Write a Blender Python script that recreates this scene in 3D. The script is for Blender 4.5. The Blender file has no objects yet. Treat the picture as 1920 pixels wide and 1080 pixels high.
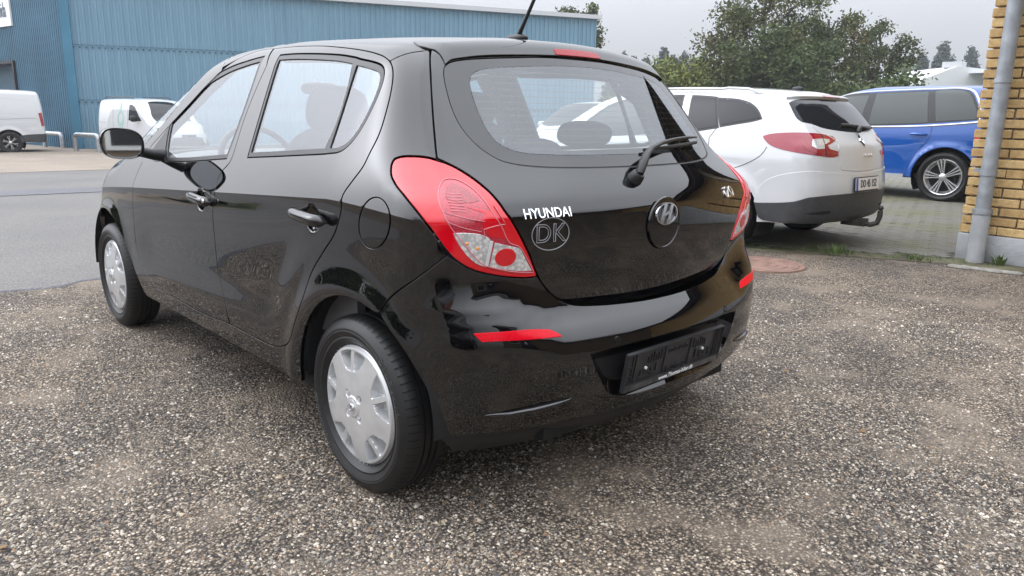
import bpy, bmesh, math, random
import numpy as np
from mathutils import Vector, Matrix
from mathutils.geometry import delaunay_2d_cdt
random.seed(7); rng = np.random.default_rng(7)
scene = bpy.context.scene
# ---------------------------------------------------------------- camera
cam_d = bpy.data.cameras.new('camera'); cam = bpy.data.objects.new('camera', cam_d)
scene.collection.objects.link(cam); scene.camera = cam
cam_d.sensor_width = 36; cam_d.lens = 26.25; cam_d.clip_start = .05; cam_d.clip_end = 2000
CR_ = Vector((-0.68168905, -0.73143738, 0.01730311)); CU_ = Vector((0.17617431, -0.14114624, 0.97418702)); CF_ = Vector((0.71011454, -0.66714098, -0.22507832))
cam.matrix_world = Matrix(((CR_.x, CU_.x, -CF_.x, -1.948), (CR_.y, CU_.y, -CF_.y, 1.991), (CR_.z, CU_.z, -CF_.z, 1.193), (0, 0, 0, 1)))
# ---------------------------------------------------------------- overcast sky and soft sun
w = bpy.data.worlds.new('World'); scene.world = w; w.use_nodes = True
nt = w.node_tree; nt.nodes.clear()
o_ = nt.nodes.new('ShaderNodeOutputWorld'); bg = nt.nodes.new('ShaderNodeBackground'); nt.links.new(bg.outputs[0], o_.inputs[0])
sky = nt.nodes.new('ShaderNodeTexSky'); sky.sky_type = 'NISHITA'; sky.sun_disc = False
SUN_AZ, SUN_EL = 32, 36       # degrees: azimuth from +x towards +y, elevation
sky.sun_elevation = math.radians(SUN_EL); sky.sun_rotation = math.radians(90-SUN_AZ); sky.dust_density = 9
hs = nt.nodes.new('ShaderNodeHueSaturation'); hs.inputs['Saturation'].default_value = .12; nt.links.new(sky.outputs[0], hs.inputs['Color'])
tc = nt.nodes.new('ShaderNodeTexCoord'); sp = nt.nodes.new('ShaderNodeSeparateXYZ'); nt.links.new(tc.outputs['Generated'], sp.inputs[0])
# CIE overcast sky: luminance rises from the horizon to the zenith as a soft power of sin h
mr = nt.nodes.new('ShaderNodeMapRange'); mr.inputs['From Min'].default_value = 0; mr.inputs['From Max'].default_value = 1
mr.inputs['To Min'].default_value = 4.6; mr.inputs['To Max'].default_value = 34.0
ab_ = nt.nodes.new('ShaderNodeMath'); ab_.operation = 'MAXIMUM'; ab_.inputs[1].default_value = 0; nt.links.new(sp.outputs['Z'], ab_.inputs[0])
pw0 = nt.nodes.new('ShaderNodeMath'); pw0.operation = 'POWER'; pw0.inputs[1].default_value = 1.22; nt.links.new(ab_.outputs[0], pw0.inputs[0]); nt.links.new(pw0.outputs[0], mr.inputs['Value'])
cn = nt.nodes.new('ShaderNodeTexNoise'); cn.inputs['Scale'].default_value = 2.2; cn.inputs['Detail'].default_value = 5; nt.links.new(tc.outputs['Generated'], cn.inputs['Vector'])
cr_ = nt.nodes.new('ShaderNodeMapRange'); cr_.inputs['From Min'].default_value = .3; cr_.inputs['From Max'].default_value = .7; cr_.inputs['To Min'].default_value = .93; cr_.inputs['To Max'].default_value = 1.06; nt.links.new(cn.outputs[0], cr_.inputs['Value'])
cm_ = nt.nodes.new('ShaderNodeMath'); cm_.operation = 'MULTIPLY'; nt.links.new(mr.outputs[0], cm_.inputs[0]); nt.links.new(cr_.outputs[0], cm_.inputs[1])
gr = nt.nodes.new('ShaderNodeMix'); gr.data_type = 'RGBA'; gr.blend_type = 'MULTIPLY'; gr.inputs[0].default_value = 1
gr.inputs[6].default_value = (.945, .985, 1.06, 1); nt.links.new(cm_.outputs[0], gr.inputs[7])
mx = nt.nodes.new('ShaderNodeMix'); mx.data_type = 'RGBA'; mx.blend_type = 'ADD'; mx.inputs[0].default_value = .68
hb_ = nt.nodes.new('ShaderNodeMix'); hb_.data_type = 'RGBA'; hb_.blend_type = 'MULTIPLY'; hb_.inputs[0].default_value = 1; hb_.inputs[7].default_value = (.95, .98, 1.08, 1); nt.links.new(hs.outputs[0], hb_.inputs[6])
nt.links.new(gr.outputs[2], mx.inputs[6]); nt.links.new(hb_.outputs[2], mx.inputs[7]); nt.links.new(mx.outputs[2], bg.inputs[0])
bg.inputs[1].default_value = .1
sun_d = bpy.data.lights.new('sun', 'SUN'); sun = bpy.data.objects.new('sun', sun_d); scene.collection.objects.link(sun)
sun_d.energy = .5; sun_d.angle = math.radians(90); sun_d.color = (1, .97, .93)
sun.rotation_euler = Vector((-math.cos(math.radians(SUN_EL))*math.cos(math.radians(SUN_AZ)), -math.cos(math.radians(SUN_EL))*math.sin(math.radians(SUN_AZ)), -math.sin(math.radians(SUN_EL)))).to_track_quat('-Z', 'Y').to_euler()
scene.view_settings.view_transform = 'Standard'; scene.view_settings.look = 'None'; scene.view_settings.exposure = 0; scene.view_settings.gamma = 1
scene.cycles.max_bounces = 8; scene.cycles.transparent_max_bounces = 16; scene.cycles.glossy_bounces = 4; scene.cycles.diffuse_bounces = 3
# ---------------------------------------------------------------- helpers
COL = scene.collection
MATS = {}
def mat(name, col=(.5,.5,.5), rough=.5, metal=0, coat=0, spec=.5, ior=1.5, emit=None, alpha=None):
    if name in MATS: return MATS[name]
    m = bpy.data.materials.new(name); m.use_nodes = True; b = m.node_tree.nodes['Principled BSDF']
    b.inputs['Base Color'].default_value = (*col, 1); b.inputs['Roughness'].default_value = rough; b.inputs['Metallic'].default_value = metal
    b.inputs['Coat Weight'].default_value = coat; b.inputs['Coat Roughness'].default_value = .02; b.inputs['Specular IOR Level'].default_value = spec; b.inputs['IOR'].default_value = ior
    if emit: b.inputs['Emission Color'].default_value = (*emit, 1); b.inputs['Emission Strength'].default_value = 1
    MATS[name] = m; return m
def N(m, typ, **kw):
    n = m.node_tree.nodes.new(typ)
    for k, v in kw.items():
        if hasattr(n, k): setattr(n, k, v)
        else: n.inputs[k.replace('_', ' ')].default_value = v
    return n
def L(m, a, b): m.node_tree.links.new(a, b)
def bsdf(m): return m.node_tree.nodes['Principled BSDF']
def ramp(m, fac, stops):
    r = m.node_tree.nodes.new('ShaderNodeValToRGB'); L(m, fac, r.inputs[0])
    while len(r.color_ramp.elements) < len(stops): r.color_ramp.elements.new(.5)
    for e, (p, c) in zip(r.color_ramp.elements, stops): e.position = p; e.color = (*c, 1) if len(c) == 3 else c
    return r
def noise(m, scale, detail=4, vec=None, rough=.5):
    n = m.node_tree.nodes.new('ShaderNodeTexNoise'); n.inputs['Scale'].default_value = scale; n.inputs['Detail'].default_value = detail; n.inputs['Roughness'].default_value = rough
    if vec is not None: L(m, vec, n.inputs['Vector'])
    return n
def objco(m): return m.node_tree.nodes.new('ShaderNodeTexCoord').outputs['Object']
def bump(m, h, strength=.3, dist=.01):
    b = m.node_tree.nodes.new('ShaderNodeBump'); b.inputs['Strength'].default_value = strength; b.inputs['Distance'].default_value = dist
    L(m, h, b.inputs['Height']); L(m, b.outputs[0], bsdf(m).inputs['Normal']); return b
def mixc(m, fac, a, b, blend='MIX'):
    x = m.node_tree.nodes.new('ShaderNodeMix'); x.data_type = 'RGBA'; x.blend_type = blend
    for s, i in ((fac, 0), (a, 6), (b, 7)):
        if hasattr(s, 'is_linked') or hasattr(s, 'links'): L(m, s, x.inputs[i])
        elif i == 0: x.inputs[0].default_value = s
        else: x.inputs[i].default_value = (*s, 1)
    return x.outputs[2]
def vary(name, col, amt=.15, scale=3, rough=.7, bumpy=0, bscale=40, metal=0, coat=0):
    if name in MATS: return MATS[name]
    m = mat(name, col, rough, metal, coat); oc = objco(m); n = noise(m, scale, 6, oc)
    lo = tuple(c*(1-amt) for c in col); hi = tuple(min(1, c*(1+amt)) for c in col)
    r = ramp(m, n.outputs[0], [(.3, lo), (.7, hi)]); L(m, r.outputs[0], bsdf(m).inputs['Base Color'])
    if bumpy: bump(m, noise(m, bscale, 4, oc).outputs[0], bumpy, .01)
    return m
def mesh_obj(name, V, Fc, m=None, parent=None, normals=None, smooth=False, auto=None):
    me = bpy.data.meshes.new(name); me.from_pydata([tuple(v) for v in V], [], [tuple(int(i) for i in f) for f in Fc]); me.update()
    if smooth or normals is not None: me.polygons.foreach_set('use_smooth', [True]*len(me.polygons))
    if normals is not None: me.normals_split_custom_set_from_vertices([tuple(n) for n in normals])
    elif auto is not None:
        me.polygons.foreach_set('use_smooth', [True]*len(me.polygons)); me.set_sharp_from_angle(angle=math.radians(auto))
    if m: me.materials.append(m)
    return link(name, me, parent)
def link(name, me, parent=None):
    o = bpy.data.objects.new(name, me); COL.objects.link(o)
    if parent: o.parent = parent
    return o
def fast_mesh(name, V, Fq, m, parent=None, smooth=False):   # numpy arrays, all faces same size
    me = bpy.data.meshes.new(name); V = np.asarray(V, np.float32); Fq = np.asarray(Fq, np.int32); k = Fq.shape[1]
    me.vertices.add(len(V)); me.vertices.foreach_set('co', V.ravel()); me.loops.add(Fq.size); me.loops.foreach_set('vertex_index', Fq.ravel())
    me.polygons.add(len(Fq)); me.polygons.foreach_set('loop_start', np.arange(0, Fq.size, k, dtype=np.int32)); me.polygons.foreach_set('loop_total', np.full(len(Fq), k, np.int32))
    if smooth: me.polygons.foreach_set('use_smooth', np.ones(len(Fq), bool))
    me.update(calc_edges=True); me.validate()
    if m: me.materials.append(m)
    return link(name, me, parent)
def thing(name, label, cat, loc=(0,0,0), rz=0, group=None):
    o = bpy.data.objects.new(name, None); COL.objects.link(o); o.location = loc; o.rotation_euler = (0, 0, rz); o.empty_display_size = .2
    return tag(o, label, cat, group)
def tag(o, label, cat, group=None):
    o['label'] = label; o['category'] = cat
    if group: o['group'] = group
    return o
def struct(o): o['kind'] = 'structure'; return o
class MB:      # small mesh collector
    def __init__(s): s.v = []; s.f = []
    def add(s, V, Fc):
        b = len(s.v); s.v += [tuple(p) for p in V]; s.f += [tuple(i+b for i in f) for f in Fc]; return s
    def box(s, c, d, M=None, taper=1):
        x, y, z = (t/2 for t in d); V = [(-x,-y,-z),(x,-y,-z),(x,y,-z),(-x,y,-z),(-x*taper,-y*taper,z),(x*taper,-y*taper,z),(x*taper,y*taper,z),(-x*taper,y*taper,z)]
        if M is not None: V = [tuple(M @ Vector(p)) for p in V]
        return s.add([(p[0]+c[0], p[1]+c[1], p[2]+c[2]) for p in V], [(0,3,2,1),(4,5,6,7),(0,1,5,4),(1,2,6,5),(2,3,7,6),(3,0,4,7)])
    def tube(s, pts, r, n=10, cap=True, flat=1.0):
        pts = [Vector(p) for p in pts]; rr = r if hasattr(r, '__len__') else [r]*len(pts); base = len(s.v); up = None
        for i, p in enumerate(pts):
            t = (pts[min(i+1, len(pts)-1)]-pts[max(i-1, 0)]).normalized()
            if up is None: up = Vector((0,0,1)) if abs(t.z) < .9 else Vector((1,0,0))
            a = t.cross(up).normalized(); up = a.cross(t).normalized()
            for k in range(n):
                q = p+a*(math.cos(2*math.pi*k/n)*rr[i])+up*(math.sin(2*math.pi*k/n)*rr[i]*flat); s.v.append(tuple(q))
        for i in range(len(pts)-1):
            for k in range(n):
                k2 = (k+1) % n; s.f.append((base+i*n+k, base+i*n+k2, base+(i+1)*n+k2, base+(i+1)*n+k))
        if cap:
            s.f.append(tuple(base+k for k in range(n))[::-1]); s.f.append(tuple(base+(len(pts)-1)*n+k for k in range(n)))
        return s
    def lathe(s, prof, n=48, axis='y', c=(0,0,0), closed=False):   # prof: (radius, along)
        base = len(s.v); m = len(prof)
        for k in range(n):
            a = 2*math.pi*k/n; ca, sa = math.cos(a), math.sin(a)
            for r, t in prof:
                p = (r*ca, t, r*sa) if axis == 'y' else ((r*ca, r*sa, t) if axis == 'z' else (t, r*ca, r*sa))
                s.v.append((p[0]+c[0], p[1]+c[1], p[2]+c[2]))
        for k in range(n):
            k2 = (k+1) % n
            for j in range(m-1 if not closed else m):
                j2 = (j+1) % m; s.f.append((base+k*m+j, base+k*m+j2, base+k2*m+j2, base+k2*m+j))
        return s
    def sell(s, c, d, p=2.6, nu=24, nv=14, M=None):      # superellipsoid
        base = len(s.v); sg = lambda t: math.copysign(abs(t)**(2/p), t)
        for j in range(nv+1):
            v = -math.pi/2+math.pi*j/nv
            for i in range(nu):
                u = 2*math.pi*i/nu; q = Vector((sg(math.cos(v))*sg(math.cos(u))*d[0]/2, sg(math.cos(v))*sg(math.sin(u))*d[1]/2, sg(math.sin(v))*d[2]/2))
                if M is not None: q = M @ q
                s.v.append((q.x+c[0], q.y+c[1], q.z+c[2]))
        for j in range(nv):
            for i in range(nu):
                i2 = (i+1) % nu; s.f.append((base+j*nu+i, base+j*nu+i2, base+(j+1)*nu+i2, base+(j+1)*nu+i))
        return s
    def build(s, name, m=None, parent=None, auto=40, bevel=0, seg=2):
        me = bpy.data.meshes.new(name); me.from_pydata(s.v, [], s.f); me.update()
        bm = bmesh.new(); bm.from_mesh(me); bmesh.ops.remove_doubles(bm, verts=bm.verts, dist=1e-5); bmesh.ops.recalc_face_normals(bm, faces=bm.faces)
        if bevel: bmesh.ops.bevel(bm, geom=[e for e in bm.edges if len(e.link_faces) == 2 and e.calc_face_angle(0) > .5], offset=bevel, segments=seg, affect='EDGES', profile=.5)
        bm.to_mesh(me); bm.free()
        if auto is not None:
            me.polygons.foreach_set('use_smooth', [True]*len(me.polygons)); me.set_sharp_from_angle(angle=math.radians(auto))
        if m: me.materials.append(m)
        return link(name, me, parent)
def text_mesh(body, size, ext=.002, bev=0, shear=0, space=1.0, align='CENTER', wide=1.0):
    c = bpy.data.curves.new('t', 'FONT'); c.body = body; c.size = size; c.extrude = ext; c.bevel_depth = bev; c.shear = shear; c.align_x = align; c.align_y = 'CENTER'; c.space_character = space; c.resolution_u = 3
    o = bpy.data.objects.new('t', c); COL.objects.link(o); dg = bpy.context.evaluated_depsgraph_get(); dg.update()
    me = bpy.data.meshes.new_from_object(o.evaluated_get(dg)); bpy.data.objects.remove(o)
    if wide != 1: me.transform(Matrix.Diagonal((wide, 1, 1, 1)))
    return me
def frame(p, n, up=(0,0,1)):       # matrix: local x to the right as seen from outside, y up, z out
    n = Vector(n).normalized(); x = Vector(up).cross(n).normalized(); y = n.cross(x)
    return Matrix(((x.x, y.x, n.x, p[0]), (x.y, y.y, n.y, p[1]), (x.z, y.z, n.z, p[2]), (0,0,0,1)))
def put_text(name, body, size, p, n, m, parent, **kw):
    me = text_mesh(body, size, **kw); me.transform(frame(p, n)); me.materials.append(m); return link(name, me, parent)
# ---------------------------------------------------------------- panels: 2-D outlines lifted on to a body surface
def densify(poly, ds, closed=True, ang=42):
    P = np.asarray(poly, float); n = len(P)
    cor = np.zeros(n, bool)
    for i in range(n):
        if not closed and i in (0, n-1): cor[i] = True; continue
        a = P[i]-P[i-1]; b = P[(i+1) % n]-P[i]
        c = a @ b/(np.linalg.norm(a)*np.linalg.norm(b)+1e-12); cor[i] = math.degrees(math.acos(max(-1, min(1, c)))) > ang
    out = []
    for i in range(n if closed else n-1):
        p1, p2 = P[i], P[(i+1) % n]; l = np.linalg.norm(p2-p1)
        if l < 1e-9: continue
        def tan(k):
            t = P[(k+1) % n]-P[k-1]; return t/(np.linalg.norm(t)+1e-12)
        t1 = tan(i) if not cor[i] else None; t2 = tan((i+1) % n) if not cor[(i+1) % n] else None
        d = (p2-p1)/l
        if t1 is None: t1 = d if t2 is None else 2*(d@t2)*d-t2
        if t2 is None: t2 = 2*(d@t1)*d-t1
        k = max(1, int(round(l/ds)))
        for j in range(k):
            t = j/k; out.append((2*t**3-3*t**2+1)*p1+(t**3-2*t*t+t)*l*t1+(3*t*t-2*t**3)*p2+(t**3-t*t)*l*t2)
    if not closed: out.append(P[-1])
    return np.array(out)
def area(P): return .5*np.sum(P[:,0]*np.roll(P[:,1], -1)-P[:,1]*np.roll(P[:,0], -1))
def inset(P, d):           # positive d shrinks
    if area(P) < 0: P = P[::-1]
    a = P-np.roll(P, 1, 0); b = np.roll(P, -1, 0)-P
    a /= np.linalg.norm(a, axis=1)[:,None]+1e-12; b /= np.linalg.norm(b, axis=1)[:,None]+1e-12
    na = np.c_[-a[:,1], a[:,0]]; nb = np.c_[-b[:,1], b[:,0]]; s = na+nb
    s = s/np.maximum(np.sum(s*s, 1), .8)[:,None]*2
    return P+s*d
def inside(P, Q):
    x, y = Q[:,0], Q[:,1]; r = np.zeros(len(Q), bool); A = P; B = np.roll(P, -1, 0)
    for (x1, y1), (x2, y2) in zip(A, B):
        c = (y1 > y) != (y2 > y)
        if y1 != y2: r ^= c & (x < (x2-x1)*(y-y1)/(y2-y1)+x1)
    return r
def dist_poly(P, Q):
    d = np.full(len(Q), 9.)
    for i in range(0, len(P)): d = np.minimum(d, np.hypot(Q[:,0]-P[i,0], Q[:,1]-P[i,1]))
    return d
def panel_data(chart, F, outer, holes=(), off=0, step=.025, gap=.0018, rim=.014, bev=.0013, dense=True, hole_rim=None, fine=(), ds=None, charts=None, extra=None):
    ch = (charts or CH)
    ds = ds or step*.45
    o = densify(outer, ds) if dense else np.asarray(outer, float); o = inset(o, gap+bev)
    hs_ = [inset(densify(h, ds) if dense else np.asarray(h, float), -(gap+bev)) for h in holes]
    lo, hi = o.min(0), o.max(0)
    gx, gy = np.meshgrid(np.arange(lo[0], hi[0], step), np.arange(lo[1], hi[1], step*.9)); gx[1::2] += step/2
    Q = np.c_[gx.ravel(), gy.ravel()]
    for c, rad, st in fine:
        fx, fy = np.meshgrid(np.arange(c[0]-rad[0], c[0]+rad[0], st), np.arange(c[1]-rad[1], c[1]+rad[1], st)); Q = np.r_[Q, np.c_[fx.ravel(), fy.ravel()]]
    k = inside(o, Q) & (dist_poly(o, Q) > ds*.7)
    for h in hs_: k &= ~inside(h, Q) & (dist_poly(h, Q) > ds*.7)
    Q = Q[k]
    if extra is not None:          # rows of points either side of a crease, with the grid cleared around them
        E_ = np.asarray(extra, float); ke = inside(o, E_) & (dist_poly(o, E_) > .004)
        for h in hs_: ke &= ~inside(h, E_) & (dist_poly(h, E_) > .004)
        E_ = E_[ke]
        if len(E_): Q = np.r_[Q[dist_poly(E_, Q) > .007], E_]
    loops = [o]+hs_; V2 = []; E = []
    for l in loops:
        b = len(V2); V2 += [Vector(p) for p in l]; E += [(b+i, b+(i+1) % len(l)) for i in range(len(l))]
    V2 += [Vector(p) for p in Q]
    v, e, f, *_ = delaunay_2d_cdt(V2, E, [], 0, 1e-7)
    v = np.array([(p[0], p[1]) for p in v]); f = np.array([t for t in f if len(t) == 3])
    cen = v[f].mean(1); k = inside(o, cen)
    for h in hs_: k &= ~inside(h, cen)
    f = f[k]
    O, D = ch[chart](v); P = solve(F, O, D, 0, 2.4, off=off); n = grad(F, P)
    g = np.cross(P[f[:,1]]-P[f[:,0]], P[f[:,2]]-P[f[:,0]]); sgn = np.sum(g*n[f[:,0]], 1)
    f = np.where(sgn[:,None] < 0, f[:,::-1], f)
    VV = [P]; NN = [n]; FF = [list(map(tuple, f))]; base = len(P)
    for li, l in enumerate(loops):
        rd, sl = (rim, 0) if li == 0 or hole_rim is None else hole_rim
        if rd <= 0: continue
        O, D = ch[chart](l); B = solve(F, O, D, 0, 2.4, off=off); bn = grad(F, B)
        t = np.roll(B, -1, 0)-np.roll(B, 1, 0); ou = np.cross(t, bn); ou /= np.linalg.norm(ou, axis=1)[:,None]+1e-12
        # outward: away from the panel
        O2, D2 = ch[chart](inset(l, .004) if li == 0 else inset(l, -.004)); Bi = solve(F, O2, D2, 0, 2.4, off=off)
        if area(l) < 0: Bi = Bi[::-1]
        if np.sum((Bi-B)*ou) > 0: ou = -ou
        r0 = B; r1 = B+ou*bev*.7-bn*bev*.3; r2 = B+ou*bev-bn*bev; r3 = r2-bn*rd+ou*sl
        wall = ou if sl == 0 else (ou*rd+bn*abs(sl))/math.hypot(rd, sl)
        s2 = .7071
        m = len(B); VV += [r0, r1, r2, r3]; NN += [bn, (ou+bn)*s2, wall, wall]
        for j in range(3):
            for i in range(m):
                i2 = (i+1) % m; a, b_, c, d = base+j*m+i, base+j*m+i2, base+(j+1)*m+i2, base+(j+1)*m+i
                FF.append([(a, b_, c, d)])
        base += 4*m
    return np.concatenate(VV), [q for x in FF for q in x], np.concatenate(NN)
def panel(name, chart, F, outer, m, parent, mirror=None, both=False, **kw):
    V, Fc, Nn = panel_data(chart, F, outer, **kw)
    # orient the rim quads with their normals
    out = []
    for f in Fc:
        if len(f) == 4:
            a = np.cross(V[f[1]]-V[f[0]], V[f[3]]-V[f[0]])
            if a @ (Nn[f[0]]+Nn[f[2]]) < 0: f = f[::-1]
        out.append(f)
    o = mesh_obj(name, V, out, m, parent, normals=Nn) if mirror != 'only' else None
    if both or mirror == 'only':
        M = np.array([1, -1, 1]); o2 = mesh_obj(name, V*M, [f[::-1] for f in out], m, both if (both is not True and both) else parent, normals=Nn*M)
        return (o, o2) if o else o2
    return o
def tab(pts):
    P=np.array(pts,float)
    X,Y=P[:,0],P[:,1]
    # monotone cubic (Fritsch-Carlson / pchip)
    h=np.diff(X);d=np.diff(Y)/h
    m=np.zeros(len(X));m[0]=d[0];m[-1]=d[-1]
    for i in range(1,len(X)-1):
        if d[i-1]*d[i]>0:
            w1=2*h[i]+h[i-1];w2=h[i]+2*h[i-1]
            m[i]=(w1+w2)/(w1/d[i-1]+w2/d[i])
    def f(x):
        x=np.clip(np.asarray(x,float),X[0],X[-1])
        k=np.clip(np.searchsorted(X,x,side='right')-1,0,len(X)-2)
        t=(x-X[k])/h[k]
        return ((1+2*t)*(1-t)**2)*Y[k]+t*(1-t)**2*h[k]*m[k]+t*t*(3-2*t)*Y[k+1]+t*t*(t-1)*h[k]*m[k+1]
    return f
def S(t): t=np.clip(t,0,1); return t*t*(3-2*t)
def blend(ds,r,p=2.3):
    # rounded intersection of half-spaces d<0 with radius r
    a=[np.maximum(d+r,0) for d in ds]
    m=np.maximum.reduce([d for d in ds])
    n=(sum(x**p for x in a))**(1/p)-r
    return np.where(m+r>0,n,m)

class Hatch:  # the black hatchback
    X0=staticmethod(tab([(.10,-.40),(.20,-.50),(.28,-.585),(.36,-.617),(.45,-.633),(.55,-.637),(.60,-.630),(.63,-.612),(.66,-.580),(.70,-.542),(.75,-.530),(.85,-.538),(.915,-.539),(.94,-.528),(1.05,-.434),(1.2,-.305),(1.37,-.162),(1.42,-.120),(1.5,-.055)]))
    XT=staticmethod(tab([(.55,-.515),(.66,-.524),(.75,-.533),(.85,-.539),(.915,-.539),(.94,-.528),(1.05,-.434),(1.2,-.304),(1.37,-.159),(1.42,-.117),(1.5,-.05)]))
    XF=staticmethod(tab([(.10,3.15),(.2,3.25),(.35,3.32),(.5,3.335),(.65,3.30),(.8,3.22),(1.0,3.0)]))
    ZC=staticmethod(tab([(-.7,1.30),(-.3,1.405),(-.15,1.428),(.19,1.466),(.55,1.486),(.9,1.494),(1.25,1.487),(1.55,1.452),(1.8,1.345),(2.1,1.185),(2.40,1.02),(2.50,.985),(2.7,.945),(3.0,.86),(3.2,.77),(3.4,.62)]))
    ZCR=staticmethod(tab([(1.0,1),(1.6,.9),(2.3,.55),(3.4,.8)]))
    wheels=((0,.298),(2.525,.298)); wr=.298
    def __init__(s,tail=False,rr=.085): s.tail=tail;s.rr=rr
    def rrad(s,x,y): return .085 if s.rr>.05 else .085-.065*S((.07-x)/.12)*S((.585-y)/.09)
    def zc(s,x): return .935-.062*np.clip(x-.1,0,9)-.02*np.clip(x-1.9,0,9)**2-.10*np.clip(.05-x,0,9)**1.5
    def ys(s,x,z):
        zc=s.zc(x); h=z-zc; u=np.maximum(h,0); t=np.maximum(-h,0)
        y=.838-(.42*u+.03*u*u)+.012*(1-np.exp(-(t/.12)**1.3))-.0020*(t/.024)*np.exp(1-t/.024)
        y=y-.30*np.maximum(.40-z,0)**2-.6*np.maximum(.24-z,0)**2
        y=y-.055*np.clip((.25-x)/.9,0,2)**2-.085*np.clip((x-1.9)/1.3,0,2)**2
        # haunch
        y=y+.018*np.exp(-((x+.05)/.5)**2)*np.exp(-((z-1.0)/.14)**2)
        # sculpted lower door
        zb=.455+.02*(x-1.1); xb=.47-.30*np.clip((z-.45)/.4,0,1)**1.5
        ra=np.clip((zb+.10-z)/.14,0,1);rb=np.clip((xb+.13-x)/.17,0,1);rec=S(1-np.hypot(ra,rb))*S((zc-.05-z)/.25)*S((2.05-x)/.3)
        y=y-.011*rec
        for wx,wz in s.wheels:
            r=np.hypot(x-wx,z-wz)
            y=y+.016*np.exp(-((r-.365)/.055)**2)*S((zc-.02-z)/.1)
        for hx,hz in ((.20,.868),(1.14,.838)):
            r=np.hypot((x-hx)/.052,(z-hz+.004)/.046)
            y=y-.024*S((1.0-r)/.6)
        return y
    def F(s,P):
        x=P[...,0];y=np.abs(P[...,1]);z=P[...,2]
        ds=y-s.ys(x,z)
        B=.13+.05*S((.70-z)/.1)+.06*S((z-.95)/.15)
        e=S((.66-y)/.14)
        x0=(s.XT(z)*e+s.X0(z)*(1-e)*(z>.93)+s.XT(z)*(1-e)*(z<=.93)) if s.tail else s.X0(z+.045*S((.66-y)/.22)*S((z-.46)/.08)*S((.80-z)/.08))
        dr=(x0+B*(y/.8)**2-x)
        # slope-normalise the rear (it is raked)
        k=1/np.sqrt(1+np.clip(np.where(z>.93,.85,0)*S((z-.93)/.08),0,1)**2)
        dr=dr*k
        df=x-(s.XF(z)-.45*(y/.8)**2.4)
        zt=s.ZC(x)-.050*(y/.6)**2*s.ZCR(x)
        dz=(z-zt)*tabk(x)
        r=.16+.05*S((.75-z)/.15)-.04*S((z-1.1)/.2)
        return blend([blend([ds,dr,df],r,2.4),dz],s.rrad(x,y),2.4)
class Body:  # any other vehicle; origin under the rear axle, x forward
    def __init__(s,hw,zc,k1,k2,X0,XF,ZC,wheels,R,crown=.05,bow=.12,fbow=.4,rr=.10,cr=.16,low=.40,zslope=0,taper=.05,flare=.016,UZ=.6,rake=.8,rz=.95,grow=0):
        s.__dict__.update(locals()); s.X0=tab(X0);s.XF=tab(XF);s.ZC=tab(ZC);s.xa=X0[len(X0)//2][1]+.55;s.xb=2.3
    def ys(s,x,z):
        zc=s.zc+s.zslope*x; h=z-zc;u=np.maximum(h,0);t=np.maximum(-h,0)
        y=s.hw-.012-(s.k1*u+s.k2*u*u)+.012*(1-np.exp(-t/.13))
        y=y-.30*np.maximum(s.low-z,0)**2-s.taper*np.clip((.25-x)/.9,0,2)**2-.085*np.clip((x-1.9)/1.3,0,2)**2
        for wx in s.wheels:
            r=np.hypot(x-wx,z-s.R); y=y+s.flare*np.exp(-((r-s.R-.07)/.055)**2)*S((zc-.02-z)/.1)
        return y
    def F(s,P):
        x=P[...,0];y=np.abs(P[...,1]);z=P[...,2]
        ds=y-s.ys(x,z); dr=s.X0(z)+s.bow*(y/.8)**2-x
        dr=dr/np.sqrt(1+(s.rake*S((z-s.rz)/.08))**2)
        df=x-(s.XF(z)-s.fbow*(y/.8)**2.4); dz=(z-(s.ZC(x)-s.crown*(y/.6)**2))*tabk(x)
        return blend([blend([ds,dr,df],s.cr,2.4),dz],s.rr,2.4)
    # charts of this body
    def K(s,q):
        q=np.asarray(q,float);x=q[:,0];th=q[:,1]/UR
        al=np.where(x<s.xa,(s.xa-x)/.8,np.where(x>s.xb,-(x-s.xb)/.8,0))
        O=np.c_[np.clip(x,s.xa,s.xb),0*x,0*x+s.UZ]
        return O,np.c_[-np.sin(al),np.cos(al)*np.cos(th),np.cos(al)*np.sin(th)]
    def Kinv(s,P):
        P=np.atleast_2d(P);c=np.clip(P[:,0],s.xa,s.xb);dx=P[:,0]-c
        return np.c_[c+np.arctan2(dx,np.hypot(P[:,1],P[:,2]-s.UZ))*.8,np.arctan2(P[:,2]-s.UZ,P[:,1])*UR]
    def Rr(s,q):
        q=np.asarray(q,float);return np.c_[0*q[:,0]+.3,q[:,0],q[:,1]],np.tile([-1.,0,0],(len(q),1))
    def Ff(s,q):
        q=np.asarray(q,float);return np.c_[0*q[:,0]+s.xb-.3,q[:,0],q[:,1]],np.tile([1.,0,0],(len(q),1))
    def Cc(s,q):
        ph=np.asarray(q,float)[:,0]/CR;z=np.asarray(q,float)[:,1];return np.c_[0*ph+.2,0*ph,z],np.c_[-np.cos(ph),np.sin(ph),0*ph]
    def charts(s): return dict(K=s.K,R=s.Rr,F=s.Ff,C=s.Cc)
    def inv(s,ch,P):
        P=np.atleast_2d(P)
        if ch=='K': return s.Kinv(P)
        if ch=='C': return np.c_[np.arctan2(P[:,1],.2-P[:,0])*CR,P[:,2]]
        return P[:,1:3]
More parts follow.
